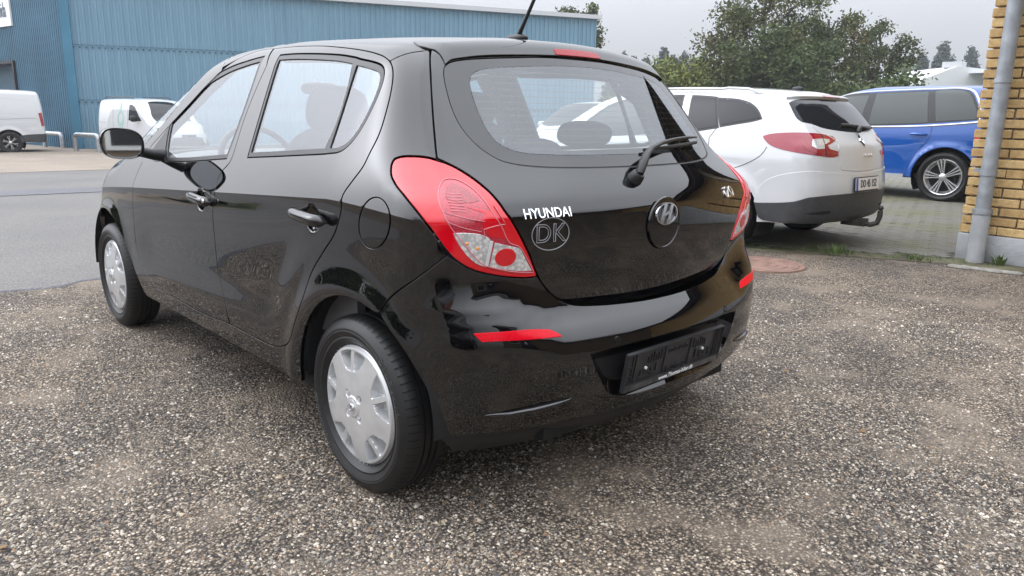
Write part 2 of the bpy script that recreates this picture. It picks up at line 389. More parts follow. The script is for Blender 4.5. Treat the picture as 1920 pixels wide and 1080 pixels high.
BODIES=dict(
 wagon=Body(.902,.86,.20,.34,[(.15,-.74),(.25,-.86),(.33,-.925),(.45,-.95),(.60,-.957),(.70,-.945),(.85,-.925),(.97,-.90),(1.03,-.86),(1.2,-.72),(1.38,-.56),(1.5,-.46)],
   [(.1,3.4),(.3,3.53),(.5,3.56),(.7,3.5),(.9,3.3),(1.0,3.0)],[(-1,1.36),(-.6,1.44),(-.3,1.475),(.3,1.515),(1.0,1.530),(1.4,1.51),(1.75,1.42),(2.1,1.24),(2.5,1.03),(2.7,.98),(3.1,.90),(3.4,.78),(3.6,.62)],(0,2.703),.315,zslope=-.012,taper=.045),
 suv=Body(.965,.98,.16,.34,[(.2,-.80),(.35,-.93),(.55,-.98),(.8,-.985),(1.0,-.95),(1.08,-.91),(1.3,-.76),(1.5,-.62),(1.7,-.5)],
   [(.1,3.5),(.35,3.66),(.7,3.72),(.95,3.6),(1.1,3.3)],[(-1,1.62),(-.6,1.69),(-.2,1.725),(.6,1.735),(1.2,1.73),(1.6,1.68),(2.0,1.49),(2.5,1.17),(2.8,1.10),(3.3,1.02),(3.6,.9),(3.8,.7)],(0,2.855),.37,UZ=.7,rz=1.02,low=.5,flare=.03),
 van=Body(.90,.95,.05,.13,[(.2,-.75),(.35,-.85),(.6,-.87),(1.0,-.86),(1.4,-.82),(1.7,-.77),(1.9,-.72)],
   [(.1,3.4),(.3,3.5),(.6,3.52),(.85,3.42),(1.05,3.2)],[(-1,1.74),(-.6,1.79),(0,1.81),(1.0,1.81),(1.6,1.77),(1.9,1.66),(2.3,1.38),(2.65,1.12),(2.9,1.06),(3.2,.99),(3.45,.84)],(0,2.69),.32,crown=.03,rr=.08,cr=.10,bow=.05,UZ=.75,rake=.15,rz=1.1,taper=.02),
 bigvan=Body(.99,1.0,.04,.10,[(.2,-.95),(.35,-1.0),(.6,-1.03),(1.0,-1.02),(1.4,-1.0),(1.8,-.95),(2.1,-.90)],
   [(.1,3.7),(.3,3.9),(.7,3.95),(.95,3.85),(1.15,3.6)],[(-1.2,1.90),(-.7,1.95),(0,1.97),(1.2,1.97),(1.9,1.92),(2.3,1.74),(2.7,1.48),(3.1,1.22),(3.4,1.12),(3.8,.95)],(0,2.93),.34,crown=.03,rr=.09,cr=.12,bow=.05,UZ=.85,rake=.12,rz=1.1,taper=.02),
 hatch=Body(.85,.88,.25,.40,[(.2,-.50),(.28,-.585),(.45,-.633),(.60,-.630),(.75,-.60),(.915,-.57),(1.05,-.46),(1.2,-.33),(1.37,-.20),(1.5,-.1)],
   [(.10,3.15),(.2,3.25),(.35,3.32),(.5,3.335),(.65,3.30),(.8,3.22),(1.0,3.0)],[(-.7,1.30),(-.3,1.40),(.19,1.466),(.55,1.486),(.9,1.494),(1.25,1.487),(1.55,1.452),(1.8,1.345),(2.1,1.185),(2.40,1.02),(2.50,.985),(2.7,.945),(3.0,.86),(3.2,.77),(3.4,.62)],(0,2.525),.30,UZ=.55),
)
def tabk(x): return np.where(x<1.5,1,1/np.sqrt(1+.25*S((x-1.5)/.3)))
def grad(F,P,e=4e-4):
    g=np.stack([F(P+np.eye(3)[i]*e)-F(P-np.eye(3)[i]*e) for i in range(3)],-1)
    return g/np.linalg.norm(g,axis=-1,keepdims=True)
def solve(F,O,D,t0,t1,n=44,off=0):
    lo=np.full(len(O),t0,float);hi=np.full(len(O),t1,float)
    for _ in range(n):
        m=(lo+hi)/2; v=F(O+D*m[:,None])-off
        ins=v<0
        lo=np.where(ins,m,lo);hi=np.where(ins,hi,m)
    return O+D*((lo+hi)/2)[:,None]
# charts: 2D -> ray
UZ=.55;UR=.75;CX=.6;CR=.9
def ch_U(q):
    th=q[:,1]/UR
    O=np.c_[q[:,0],0*th,0*th+UZ];D=np.c_[0*th,np.cos(th),np.sin(th)];return O,D
def ch_C(q):
    ph=q[:,0]/CR
    O=np.c_[0*ph+CX,0*ph,q[:,1]];D=np.c_[-np.cos(ph),np.sin(ph),0*ph];return O,D
def ch_R(q):
    O=np.c_[0*q[:,0]+.8,q[:,0],q[:,1]];D=np.tile([-1.,0,0],(len(q),1));return O,D
def ch_F(q):  # front, axis x=2.2
    ph=q[:,0]/CR
    O=np.c_[0*ph+2.2,0*ph,q[:,1]];D=np.c_[np.cos(ph),np.sin(ph),0*ph];return O,D
def ch_V(q):
    a=q[:,1]
    O=np.c_[0*a+.3,q[:,0],0*a+1.0];D=np.c_[-np.cos(a),0*a,np.sin(a)];return O,D
def inv(chart,P):
    P=np.atleast_2d(P)
    if chart=='U': return np.c_[P[:,0],np.arctan2(P[:,2]-UZ,P[:,1])*UR]
    if chart=='C': return np.c_[np.arctan2(P[:,1],CX-P[:,0])*CR,P[:,2]]
    if chart=='F': return np.c_[np.arctan2(P[:,1],P[:,0]-2.2)*CR,P[:,2]]
    if chart=='V': return np.c_[P[:,1],np.arctan2(P[:,2]-1.0,.3-P[:,0])]
    return P[:,1:3]
CH=dict(U=ch_U,C=ch_C,R=ch_R,F=ch_F,V=ch_V)
def lift(F,chart,q,off=0):
    O,D=CH[chart](np.asarray(q,float)); return solve(F,O,D,0,2.2 if chart!='U' else 1.6,off=off)
# outlines of the hatchback panels in the chart coordinates of its body
TR = {
 'door_rear': [(0.9746, 0.7526), (0.7622, 0.7475), (0.5826, 0.7381), (0.4614, 0.7271), (0.2547, 0.7049), (0.1145, 0.6845), (0.0461, 0.6681), (0.0088, 0.6451), (-0.0178, 0.6041), (-0.0358, 0.5462), (-0.0463, 0.4929), (-0.0434, 0.4453), (-0.0377, 0.4095), (-0.0108, 0.3715), (0.0152, 0.3367), (0.0186, 0.3095), (0.0308, 0.287), (0.0683, 0.239), (0.1459, 0.1795), (0.2142, 0.1174), (0.2597, 0.0382), (0.3137, -0.0393), (0.3628, -0.1042), (0.4292, -0.1393), (0.5032, -0.1571), (0.608, -0.1628), (0.76, -0.1625), (0.8984, -0.1611), (0.9395, -0.1027), (0.9697, -0.0551), (1.0155, 0.0193), (1.0154, 0.1343), (1.0131, 0.2241), (0.9937, 0.2815), (1.0082, 0.3231), (0.9861, 0.3556), (0.9454, 0.3846), (0.9361, 0.4119), (0.9412, 0.4527), (0.9496, 0.539), (0.9387, 0.6199), (0.9186, 0.6854)],
 'door_front': [(0.9872, 0.7538), (1.0982, 0.7588), (1.1976, 0.7444), (1.2752, 0.7257), (1.381, 0.6889), (1.5085, 0.6419), (1.6403, 0.5797), (1.7737, 0.5156), (1.8826, 0.4559), (1.9612, 0.4087), (2.0014, 0.3464), (2.023, 0.274), (2.0178, 0.2232), (2.0202, 0.1674), (2.0134, 0.0597), (2.0091, -0.0107), (1.9625, -0.0757), (1.8651, -0.1224), (1.7593, -0.1676), (1.5177, -0.1666), (1.3069, -0.1733), (1.1112, -0.1711), (0.9348, -0.1622), (0.9092, -0.1631), (0.9395, -0.1027), (0.9697, -0.0551), (1.0155, 0.0193), (1.0154, 0.1343), (1.0131, 0.2241), (0.9937, 0.2815), (1.0082, 0.3231), (0.9861, 0.3556), (0.9454, 0.3846), (0.9361, 0.4119), (0.9412, 0.4527), (0.9496, 0.539), (0.9387, 0.6199), (0.9186, 0.6854)],
 'glass_front': [(1.6736, 0.3793), (1.7335, 0.4474), (1.7717, 0.5198), (1.7027, 0.5626), (1.62, 0.6062), (1.466, 0.6529), (1.2975, 0.6805), (1.1348, 0.6949), (1.0076, 0.7024), (0.9981, 0.6278), (0.996, 0.5341), (1.0019, 0.4135), (1.1713, 0.4026), (1.4423, 0.3864)],
 'glass_rear': [(0.782, 0.425), (0.7986, 0.522), (0.8201, 0.6422), (0.8301, 0.6986), (0.6625, 0.6939), (0.3812, 0.6768), (0.251, 0.6632), (0.2174, 0.5579), (0.2223, 0.4486), (0.465, 0.4386)],
 'glass_quarter': [(0.2188, 0.6579), (0.1107, 0.6444), (0.0627, 0.6331), (0.0474, 0.6116), (0.0512, 0.5578), (0.0724, 0.4945), (0.109, 0.4611), (0.1891, 0.4507), (0.2072, 0.5578)],
 'lamp': [(0.7219, 1.0254), (0.7243, 1.052), (0.7181, 1.0681), (0.6983, 1.0754), (0.6681, 1.0773), (0.6401, 1.0754), (0.6165, 1.069), (0.5876, 1.0584), (0.5608, 1.0422), (0.5309, 1.018), (0.5051, 0.9898), (0.4887, 0.9643), (0.475, 0.9366), (0.4573, 0.9014), (0.4382, 0.8588), (0.4175, 0.8069), (0.3969, 0.7467), (0.4216, 0.7451), (0.4445, 0.7481), (0.4776, 0.7553), (0.5069, 0.7651), (0.5326, 0.7753), (0.5551, 0.7886), (0.5739, 0.8054), (0.5873, 0.8216), (0.6047, 0.8515), (0.6222, 0.8843), (0.6444, 0.9218), (0.6645, 0.9498), (0.686, 0.9761), (0.7033, 0.9949), (0.7145, 1.0105)],
 'lamp_in': [(0.6111, 0.9717), (0.6094, 1.0003), (0.6006, 1.0177), (0.5858, 1.0219), (0.5667, 1.0168), (0.542, 0.9985), (0.5222, 0.9722), (0.5078, 0.9439), (0.4865, 0.8978), (0.4683, 0.8519), (0.4501, 0.8426), (0.4399, 0.8294), (0.4091, 0.7607), (0.4537, 0.7677), (0.4957, 0.782), (0.5242, 0.7972), (0.5513, 0.8361), (0.5699, 0.8698), (0.5873, 0.9013), (0.6025, 0.9418)],
 'lamp_clear': [(0.5832, 0.8841), (0.5617, 0.8856), (0.5358, 0.8821), (0.5175, 0.8738), (0.5075, 0.8629), (0.5174, 0.789), (0.5404, 0.8029), (0.5637, 0.8364)],
 'lamp_reverse': [(0.5019, 0.8594), (0.4741, 0.848), (0.4426, 0.8373), (0.4105, 0.764), (0.4598, 0.77), (0.513, 0.7886)],
 'tail': [(0.5504, 1.3859), (0.5833, 1.3388), (0.6142, 1.2751), (0.6446, 1.1986), (0.6734, 1.1246), (0.6956, 1.0732), (0.678, 1.0584), (0.6609, 1.0422), (0.6437, 1.018), (0.6305, 0.9898), (0.6229, 0.9643), (0.6141, 0.9366), (0.5943, 0.9014), (0.5685, 0.8589), (0.5405, 0.8076), (0.5105, 0.7471), (0.4915, 0.7213), (0.466, 0.6942), (0.4319, 0.6699), (0.3835, 0.6482)],
 'tail_bottom': [(0.3835, 0.6482), (0.3154, 0.641), (0.2506, 0.6375), (0.0806, 0.6293), (-0.033, 0.6287)],
 'glass_back': [(0.1967, 1.0425), (0.3355, 1.0442), (0.4538, 1.0508), (0.522, 1.0632), (0.5522, 1.0821), (0.5771, 1.1112), (0.5927, 1.1551), (0.592, 1.2042), (0.5784, 1.2654), (0.5596, 1.3158), (0.5394, 1.3388), (0.501, 1.3518), (0.4205, 1.3624), (0.274, 1.3738), (0.12, 1.3829), (0.0002, 1.3832)],
 'clear_back': [(0.1645, 1.0794), (0.307, 1.0799), (0.3687, 1.0821), (0.4594, 1.0903), (0.5058, 1.1127), (0.5192, 1.1453), (0.5171, 1.1965), (0.5078, 1.2474), (0.4891, 1.2949), (0.4647, 1.3166), (0.422, 1.3298), (0.3216, 1.3411), (0.0957, 1.3527), (0.0008, 1.3578)],
 'spoil': [(0.5544, 0.8686), (0.5381, 0.8312), (0.5374, 0.7529), (0.5483, 0.6995), (0.5216, 0.7309), (0.4984, 0.7367), (0.4168, 0.7392), (0.2708, 0.7271), (0.1174, 0.7241), (0.0004, 0.7121)],
 'brake': [(0.1003, 0.7646), (0.1217, 0.7121), (0.0021, 0.7079), (-0.0219, 0.7679), (-0.0501, 0.8225), (0.2693, 0.8148), (0.4488, 0.8298)],
 'bumpseam': [(0.7444, 0.6347), (0.7148, 0.6883), (0.6522, 0.757), (0.5955, 0.8228)],
 'bumpbot': [(0.6239, 0.3024), (0.5285, 0.3112), (0.4133, 0.318), (0.2825, 0.3163), (0.1131, 0.3143), (-0.1266, 0.2835)],
 'reflect': [(0.546, 0.6123), (0.5009, 0.6157), (0.4458, 0.6152), (0.3982, 0.6073), (0.3765, 0.6002), (0.3542, 0.5806), (0.4245, 0.5863), (0.4805, 0.5901), (0.529, 0.5895)],
 'recess': [(0.2839, 0.5176), (0.2587, 0.5204), (0.2146, 0.5222), (0.0706, 0.5274), (-0.1219, 0.5192), (-0.2443, 0.5115), (-0.2769, 0.5059), (-0.2658, 0.4649), (-0.2244, 0.3551), (-0.2307, 0.3138), (0.0069, 0.3529), (0.1609, 0.3546), (0.2143, 0.3766), (0.2525, 0.4325)],
 'sensor': [(0.5032, 0.5115), (0.2163, 0.5447), (-0.3974, 0.5002)],
 'fuel': [(0.7162, 0.8967), (0.7214, 0.8682), (0.7323, 0.8426), (0.7479, 0.8234), (0.7661, 0.814), (0.7842, 0.8159), (0.7991, 0.8293), (0.8079, 0.8521), (0.8088, 0.8807), (0.8015, 0.9105), (0.7878, 0.9365), (0.773, 0.9535), (0.7558, 0.9609), (0.739, 0.9578), (0.7254, 0.9448), (0.7166, 0.9242)],
 'sillbot': [(1.7275, -0.2113), (1.126, -0.213), (0.6208, -0.2128), (0.2464, -0.2063)],
 'doorhandle': [(1.2656, 0.2366), (1.036, 0.2451), (1.1771, 0.2457), (0.3214, 0.2657), (0.0834, 0.2762), (0.2319, 0.2741)],
 'emblem': [(-0.0004, 0.8954), (0.0132, 0.8621), (0.5628, 0.9301), (0.4143, 0.9225), (0.4783, 0.8686), (-0.4647, 0.9336), (0.0874, 1.0128)],
 'wiper': [(0.0749, 1.0123), (-0.0437, 1.0572), (-0.1897, 1.0966), (-0.4705, 1.1134)],
 'arch': [(0.265, -0.1573), (0.2609, -0.0962), (0.2295, -0.0314), (0.1719, 0.0266), (0.0843, 0.0717), (0.0007, 0.0968), (-0.0754, 0.0978), (-0.1361, 0.0856)],
 'archf': [(2.6864, 0.0604), (2.6073, 0.0888), (2.4742, 0.0902), (2.3173, 0.0698), (2.1727, 0.0113), (2.0433, -0.1173), (1.871, -0.196)],
}
TR = {k: np.array(v) for k, v in TR.items()}
TR2 = {
 'w_lamp': [(-0.322, 0.375), (-0.389, 0.396), (-0.492, 0.411), (-0.604, 0.433), (-0.727, 0.506)],
 'w_lamp2': [(0.905, 1.05), (0.846, 1.073), (0.758, 1.086), (0.658, 1.092), (0.52, 1.085), (0.386, 1.062), (0.36, 1.03), (0.418, 1.003), (0.469, 0.985), (0.453, 0.953), (0.364, 0.929), (0.365, 0.892), (0.422, 0.879), (0.533, 0.89), (0.67, 0.914), (0.758, 0.935), (0.832, 0.964), (0.878, 1.004)],
 'w_quarter': [(0.252, 0.636), (0.145, 0.632), (0.027, 0.624), (-0.098, 0.598), (-0.188, 0.557), (-0.247, 0.505), (-0.175, 0.487), (-0.022, 0.463), (0.127, 0.439)],
 'w_rdoor': [(0.553, 0.661), (0.414, 0.655), (0.282, 0.645), (0.164, 0.43), (0.332, 0.407), (0.478, 0.387)],
 'w_rear': [(0.655, 1.366), (0.597, 1.386), (0.511, 1.393), (0.327, 1.393), (0.134, 1.393), (-0.064, 1.394), (-0.273, 1.258), (-0.498, 1.103), (-0.046, 1.1), (0.375, 1.132), (0.624, 1.162), (0.706, 1.175), (0.7, 1.23)],
 'w_misc': [(-0.129, 1.027), (0.101, 0.89), (-0.233, 0.882), (0.277, 0.688), (-0.274, 0.695), (0.216, 0.55), (-0.315, 0.555), (0.046, 0.625), (0.145, 1.432), (-0.038, 1.428), (0.229, 1.4)],
 'w_black': [(0.931, 0.442), (0.796, 0.462), (0.687, 0.487), (0.592, 0.537), (0.304, 0.553), (-0.445, 0.526)],
 'w_blackb': [(0.895, 0.323), (0.844, 0.294), (0.666, 0.326), (0.408, 0.339), (-0.104, 0.344), (-0.531, 0.365)],
 'w_seam': [(0.219, 0.343), (0.159, 0.418), (-0.079, 0.119), (-0.219, 0.167), (-0.339, 0.229), (-0.385, 0.299)],
 'w_sil': [(-0.954, 2.266), (-1.004, 1.693), (-0.85, -2.143), (0.894, 1.044), (0.301, 1.095), (-0.113, 1.175), (-0.417, 1.415), (-0.135, 0.064), (-0.313, -0.109)],
 's_w1': [(1.799, 0.628), (1.64, 0.638), (1.294, 0.649), (1.318, 0.38), (1.52, 0.346)],
 's_w2': [(1.188, 0.668), (0.435, 0.689), (0.318, 0.351), (1.188, 0.314)],
 's_w3': [(0.341, 0.696), (-0.075, 0.689), (-0.265, 0.528), (-0.307, 0.4), (0.211, 0.364)],
 's_mis': [(1.882, 0.656), (-0.216, 0.758), (0.802, 0.768), (0.541, 0.227), (0.32, 0.22), (0.42, 0.704), (0.246, 0.115), (0.861, -0.248), (0.677, -0.245), (0.889, -0.367), (0.489, -0.344)],
}
TR2 = {k: np.array(v) for k, v in TR2.items()}
# ================================================================ materials of the cars
def paint(name, col, rough=.25, metal=0, dirt=.0):
    m = mat(name, col, rough, metal, 1.0); b = bsdf(m); b.inputs['Specular IOR Level'].default_value = 0; b.inputs['Coat Roughness'].default_value = .012; b.inputs['Coat IOR'].default_value = 1.7
    oc = objco(m); n = noise(m, 900, 2, oc); sx = N(m, 'ShaderNodeSeparateXYZ'); L(m, oc, sx.inputs[0])
    # road dust: fine specks, denser low on the body
    low = N(m, 'ShaderNodeMapRange', From_Min=.75, From_Max=.25, To_Min=.0, To_Max=1.0); L(m, sx.outputs['Z'], low.inputs['Value'])
    sp_ = ramp(m, n.outputs[0], [(.60, (0,0,0)), (.70, (1,1,1))]); pt = noise(m, 7, 5, oc); pr = ramp(m, pt.outputs[0], [(.42, (0,0,0)), (.68, (1,1,1))])
    f1 = mixc(m, 1.0, sp_.outputs[0], low.outputs[0], 'MULTIPLY'); f2 = mixc(m, 1.0, f1, pr.outputs[0], 'MULTIPLY')
    g = N(m, 'ShaderNodeMath', operation='MULTIPLY'); L(m, f2, g.inputs[0]); g.inputs[1].default_value = dirt
    c = mixc(m, g.outputs[0], col, (.22, .20, .17)); L(m, c, b.inputs['Base Color'])
    cw = N(m, 'ShaderNodeMapRange', From_Min=0, From_Max=.6, To_Min=1.0, To_Max=.2); L(m, g.outputs[0], cw.inputs['Value']); L(m, cw.outputs[0], b.inputs['Coat Weight'])
    return m
M_BLACK = paint('black_paint', (.0020, .0019, .0024), .3, 0, .14)
M_TRIM = mat('black_trim', (.012, .012, .013), .45)
M_RUB = vary('rubber', (.008, .008, .0085), .4, 14, .50, .12, 260)
M_GLOSSB = mat('gloss_black', (.003, .003, .004), .06, 0, 1, 0); bsdf(M_GLOSSB).inputs['Coat IOR'].default_value = 1.65
M_DARK = mat('dark_void', (.006, .006, .006), .9)
M_CHROME = mat('chrome', (.82, .82, .84), .07, 1)
M_SILVER = vary('silver_paint', (.62, .625, .63), .10, 14, .30, 0, 40, .55, .3)
M_FAB = vary('seat_fabric', (.045, .045, .05), .25, 60, .85, .2, 400)
M_PLAST = vary('grey_plastic', (.10, .10, .105), .12, 20, .6, .1, 300)
M_LTPLAST = mat('light_plastic', (.34, .34, .33), .65)
M_WHITE = mat('white_print', (.8, .8, .8), .5)
M_ASHPL = vary('plate_plastic', (.022, .022, .024), .3, 25, .42, .1, 200)
def glass(name, tint=(.8,.85,.84), base=.0):
    if name in MATS: return MATS[name]
    m = bpy.data.materials.new(name); m.use_nodes = True; t = m.node_tree; t.nodes.clear(); MATS[name] = m
    o = t.nodes.new('ShaderNodeOutputMaterial'); mx_ = t.nodes.new('ShaderNodeMixShader'); tr = t.nodes.new('ShaderNodeBsdfTransparent'); gl = t.nodes.new('ShaderNodeBsdfGlossy'); fr = t.nodes.new('ShaderNodeFresnel')
    tr.inputs[0].default_value = (*tint, 1); gl.inputs['Roughness'].default_value = .01; gl.inputs[0].default_value = (.95, .97, 1, 1); ge = t.nodes.new('ShaderNodeNewGeometry'); ir = t.nodes.new('ShaderNodeMapRange'); ir.inputs['To Min'].default_value = 1.56; ir.inputs['To Max'].default_value = 1/1.56; t.links.new(ge.outputs['Backfacing'], ir.inputs['Value']); t.links.new(ir.outputs[0], fr.inputs[0])
    ad = t.nodes.new('ShaderNodeMath'); ad.operation = 'ADD'; ad.inputs[1].default_value = base; t.links.new(fr.outputs[0], ad.inputs[0])
    t.links.new(ad.outputs[0], mx_.inputs[0]); t.links.new(tr.outputs[0], mx_.inputs[1]); t.links.new(gl.outputs[0], mx_.inputs[2]); t.links.new(mx_.outputs[0], o.inputs[0])
    return m
M_GLASS = glass('side_glass', (.86, .91, .90), .04)
M_RGLASS = glass('rear_glass', (.86, .90, .90), .055)
M_TINT = mat('tinted_glass', (.016, .017, .019), .02, 0, 0, .3)
M_MIRROR = mat('mirror_silver', (.75, .78, .80), .02, 1)
def lens(name, col, rough=.12, cell=220, b=.25):
    m = mat(name, col, rough, 0, 1); bsdf(m).inputs['Coat Roughness'].default_value = .02
    v = N(m, 'ShaderNodeTexVoronoi', Scale=cell); L(m, objco(m), v.inputs['Vector'])
    r = ramp(m, v.outputs['Distance'], [(0, tuple(min(1, c*1.25) for c in col)), (.7, tuple(c*.62 for c in col))]); L(m, r.outputs[0], bsdf(m).inputs['Base Color'])
    return m
M_RED = mat('red_lens', (.62, .001, .010), .10, 0, .8); bsdf(M_RED).inputs['Subsurface Weight'].default_value = .0
M_REDD = lens('dark_red_lens', (.36, .010, .022), .15, 150)
M_REDM = lens('mid_red_lens', (.55, .02, .05), .2, 200)
M_CLEAR = lens('clear_lens', (.80, .80, .80), .12, 90); bsdf(M_CLEAR).inputs['Metallic'].default_value = .35
M_AMBER = mat('amber_bulb', (.75, .28, .05), .25, 0, 1)
M_REFL = lens('red_reflector', (.80, .001, .016), .3, 420); bsdf(M_REFL).inputs['Coat Weight'].default_value = .12; bsdf(M_REFL).inputs['Specular IOR Level'].default_value = .2
M_HEAD = lens('head_lens', (.55, .57, .58), .08, 60); bsdf(M_HEAD).inputs['Metallic'].default_value = .4

# ================================================================ wheels
TYR = .294
def tyre_profile(R, r, w, crown=.02):
    h = w/2
    return [(r-.004, -h*.62), (r+.012, -h*.80), (r+.022, -h*.90), (r+.024, -h*.925), (r+.028, -h*.925), (r+.030, -h*.91), ((R+r)/2, -h*1.0), (R-.045, -h*.985), (R-.043, -h*1.0), (R-.039, -h*1.0), (R-.035, -h*.97), (R-.014, -h*.86), (R-.004, -h*.70),
            (R, -h*.45), (R, -h*.30), (R-.007, -h*.285), (R-.007, -h*.235), (R, -h*.22), (R+.001, -.05*h), (R-.007, -.035*h), (R-.007, .035*h), (R+.001, .05*h),
            (R, h*.22), (R-.007, h*.235), (R-.007, h*.285), (R, h*.30), (R, h*.45), (R-.004, h*.70), (R-.014, h*.86), (R-.035, h*.97), (R-.039, h*1.0), (R-.043, h*1.0), (R-.045, h*.985), ((R+r)/2, h*1.0), (r+.030, h*.91), (r+.028, h*.925), (r+.024, h*.925), (r+.022, h*.90), (r+.012, h*.80), (r-.004, h*.62)]
def make_tyre(parent, R=.289, r=.192, w=.178, n=120, blocks=True):
    b = MB().lathe(tyre_profile(R, r, w), n=n)
    t = b.build('tyre', M_RUB, parent, auto=35)
    if blocks:                      # shoulder sipes: short dark bars across the tread shoulders
        s = MB(); h = w/2
        for side in (1, -1):
            for k in range(72):
                a = 2*math.pi*k/72+(.02 if side > 0 else 0); ca, sa = math.cos(a), math.sin(a)
                for (rr, yy, rr2, yy2) in ((R-.0005, .46*h, R-.012, .88*h),):
                    V = []
                    for da in (-.006, .006):
                        for q, y in ((rr, yy), (R-.0025, .70*h), (rr2, yy2)):
                            c2, s2 = math.cos(a+da), math.sin(a+da); V.append(((q+.0012)*c2, side*(y+.0005), (q+.0012)*s2))
                    s.add(V, [(0, 1, 4, 3), (1, 2, 5, 4)])
        so = s.build('tread_sipes', M_DARK, t, auto=None); so['kind'] = 'stuff'
    return t
def ring_text(body, rad, a0, size, y, m, parent, name='sidewall_lettering', flip=False, spacing=.8):
    ms = []; a = a0
    V = []; Fc = []
    for chx in body:
        if chx == ' ': a += size*spacing/rad; continue
        me = text_mesh(chx, size, .0006, wide=1.1); b = len(V)
        for v in me.vertices:
            # text plane: x -> tangential, y -> radial
            ang = a+v.co.x/rad; q = rad+v.co.y
            V.append((q*math.cos(ang), y+v.co.z, q*math.sin(ang)))
        Fc += [tuple(b+i for i in p.vertices) for p in me.polygons]
        a += size*spacing/rad; bpy.data.meshes.remove(me)
    return mesh_obj(name, V, Fc, m, parent)
def hubcap(parent, R=.194, depth=.038):
    nr, nth = 84, 720
    rr = np.linspace(.006, R, nr); th = np.linspace(0, 2*np.pi, nth, endpoint=False); r, t = np.meshgrid(rr, th, indexing='ij')
    y = .016*(1-(r/R)**2)-.010*S((r-.186)/.008)            # slightly domed, outer lip folded
    k = (t-np.pi/2) % (2*np.pi/5); k = np.where(k > np.pi/5, k-2*np.pi/5, k)      # pair of pockets every 72 deg
    hw = .22+.21*S((r-.090)/.085)                              # half angle of the opening
    e = .0035
    pocket = S((hw*r-np.abs(k)*r)/e)*S((r-.110-.010*np.abs(k)/.3)/.006)*S((.180-r)/.004)
    spoke = S((np.abs(k)*r-.0085)/.004)
    floor = pocket*(.05+.95*spoke)*(.75+.25*S((r-.10)/.05))
    y = y-depth*floor-.0*t
    hub = S((.037-r)/.006)*.004; y = y+hub
    for j in range(4):
        a = np.pi/4+j*np.pi/2+.15; d = np.hypot(r*np.cos(t)-.047*np.cos(a), r*np.sin(t)-.047*np.sin(a)); y = y-.012*S((.0135-d)/.004)
    V = np.stack([r*np.cos(t), y, r*np.sin(t)], -1).reshape(-1, 3)
    i, j = np.meshgrid(np.arange(nr-1), np.arange(nth), indexing='ij'); j2 = (j+1) % nth
    Fq = np.stack([i*nth+j, i*nth+j2, (i+1)*nth+j2, (i+1)*nth+j], -1).reshape(-1, 4)
    o = fast_mesh('hubcap', V, Fq, M_SILVER, parent, True)
    o.data.set_sharp_from_angle(angle=math.radians(35))
    bs_ = MB().box((0,0,0), (.020, .010, .026)).build('vent_slot', M_DARK, o, auto=None); first = True
    for j in range(5):              # dark vent slots at the back of the pockets
        for sgn in (-1, 1):
            a = math.pi/2+j*2*math.pi/5+sgn*.26; M_ = Matrix.Rotation(-a, 3, 'Y'); q = bs_ if first else bs_.copy()
            if not first: COL.objects.link(q)
            first = False; q.location = M_ @ Vector((.163, -.033, 0)); q.rotation_euler = M_.to_euler()
    bo_ = MB().lathe([(.0, .006), (.006, .006), (.0095, .002), (.0095, -.012)], 12, 'y').build('wheel_bolt', vary('bolt_metal', (.25, .23, .2), .3, 60, .4, 0, 40, .8), o)
    for j in range(4):
        a = math.pi/4+j*math.pi/2+.15; q = bo_ if j == 0 else bo_.copy()
        if j: COL.objects.link(q)
        q.location = (.047*math.cos(a), 0, .047*math.sin(a))
    # centre badge: an oval ring round a slanted letter
    b = MB(); b.lathe([(0, .0215), (.021, .0212), (.024, .0205), (.026, .017)], 32, 'y'); b.build('centre_cap', M_SILVER, o)
    badge(o, (0, .0222, 0), (0, 1, 0), .034, M_CHROME, 'centre_badge')
    return o
def badge(parent, p, n, wd, m, name='emblem', thick=.0035):
    # slanted H inside an oval ring
    a, c = wd/2, wd/2*.64; V = []; Fc = []; K = 48; t = .11
    def ring(ro, ri):
        b = len(V)
        for k in range(K):
            q = 2*math.pi*k/K
            for s_, z in ((ro, 0), (ro*.97, thick), (ri*1.02, thick), (ri, 0)): V.append((a*s_*math.cos(q), c*s_*math.sin(q), z))
        for k in range(K):
            k2 = (k+1) % K
            for j in range(3): Fc.append((b+k*4+j, b+k2*4+j, b+k2*4+j+1, b+k*4+j+1))
    ring(1.0, .87)
    def bar(pts):
        b = len(V); m_ = len(pts)
        for z in (0, thick*.9):
            for x, y in pts: V.append((x*a, y*c, z))
        Fc.append(tuple(b+m_+i for i in range(m_)))
        for i in range(m_): i2 = (i+1) % m_; Fc.append((b+i, b+i2, b+m_+i2, b+m_+i))
    bar([(-.58,-.74),(-.34,-.88),(.0,.93),(-.26,.92)]); bar([(.26,-.92),(.0,-.93),(.34,.88),(.58,.74)])
    bar([(-.30,-.12),(-.36,-.34),(.02,-.10),(.30,.12),(.36,.34),(-.02,.10)])
    me = bpy.data.meshes.new(name); me.from_pydata(V, [], Fc); me.update(); bm = bmesh.new(); bm.from_mesh(me); bmesh.ops.recalc_face_normals(bm, faces=bm.faces); bm.to_mesh(me); bm.free()
    me.transform(frame(p, n)); me.materials.append(m); return link(name, me, parent)

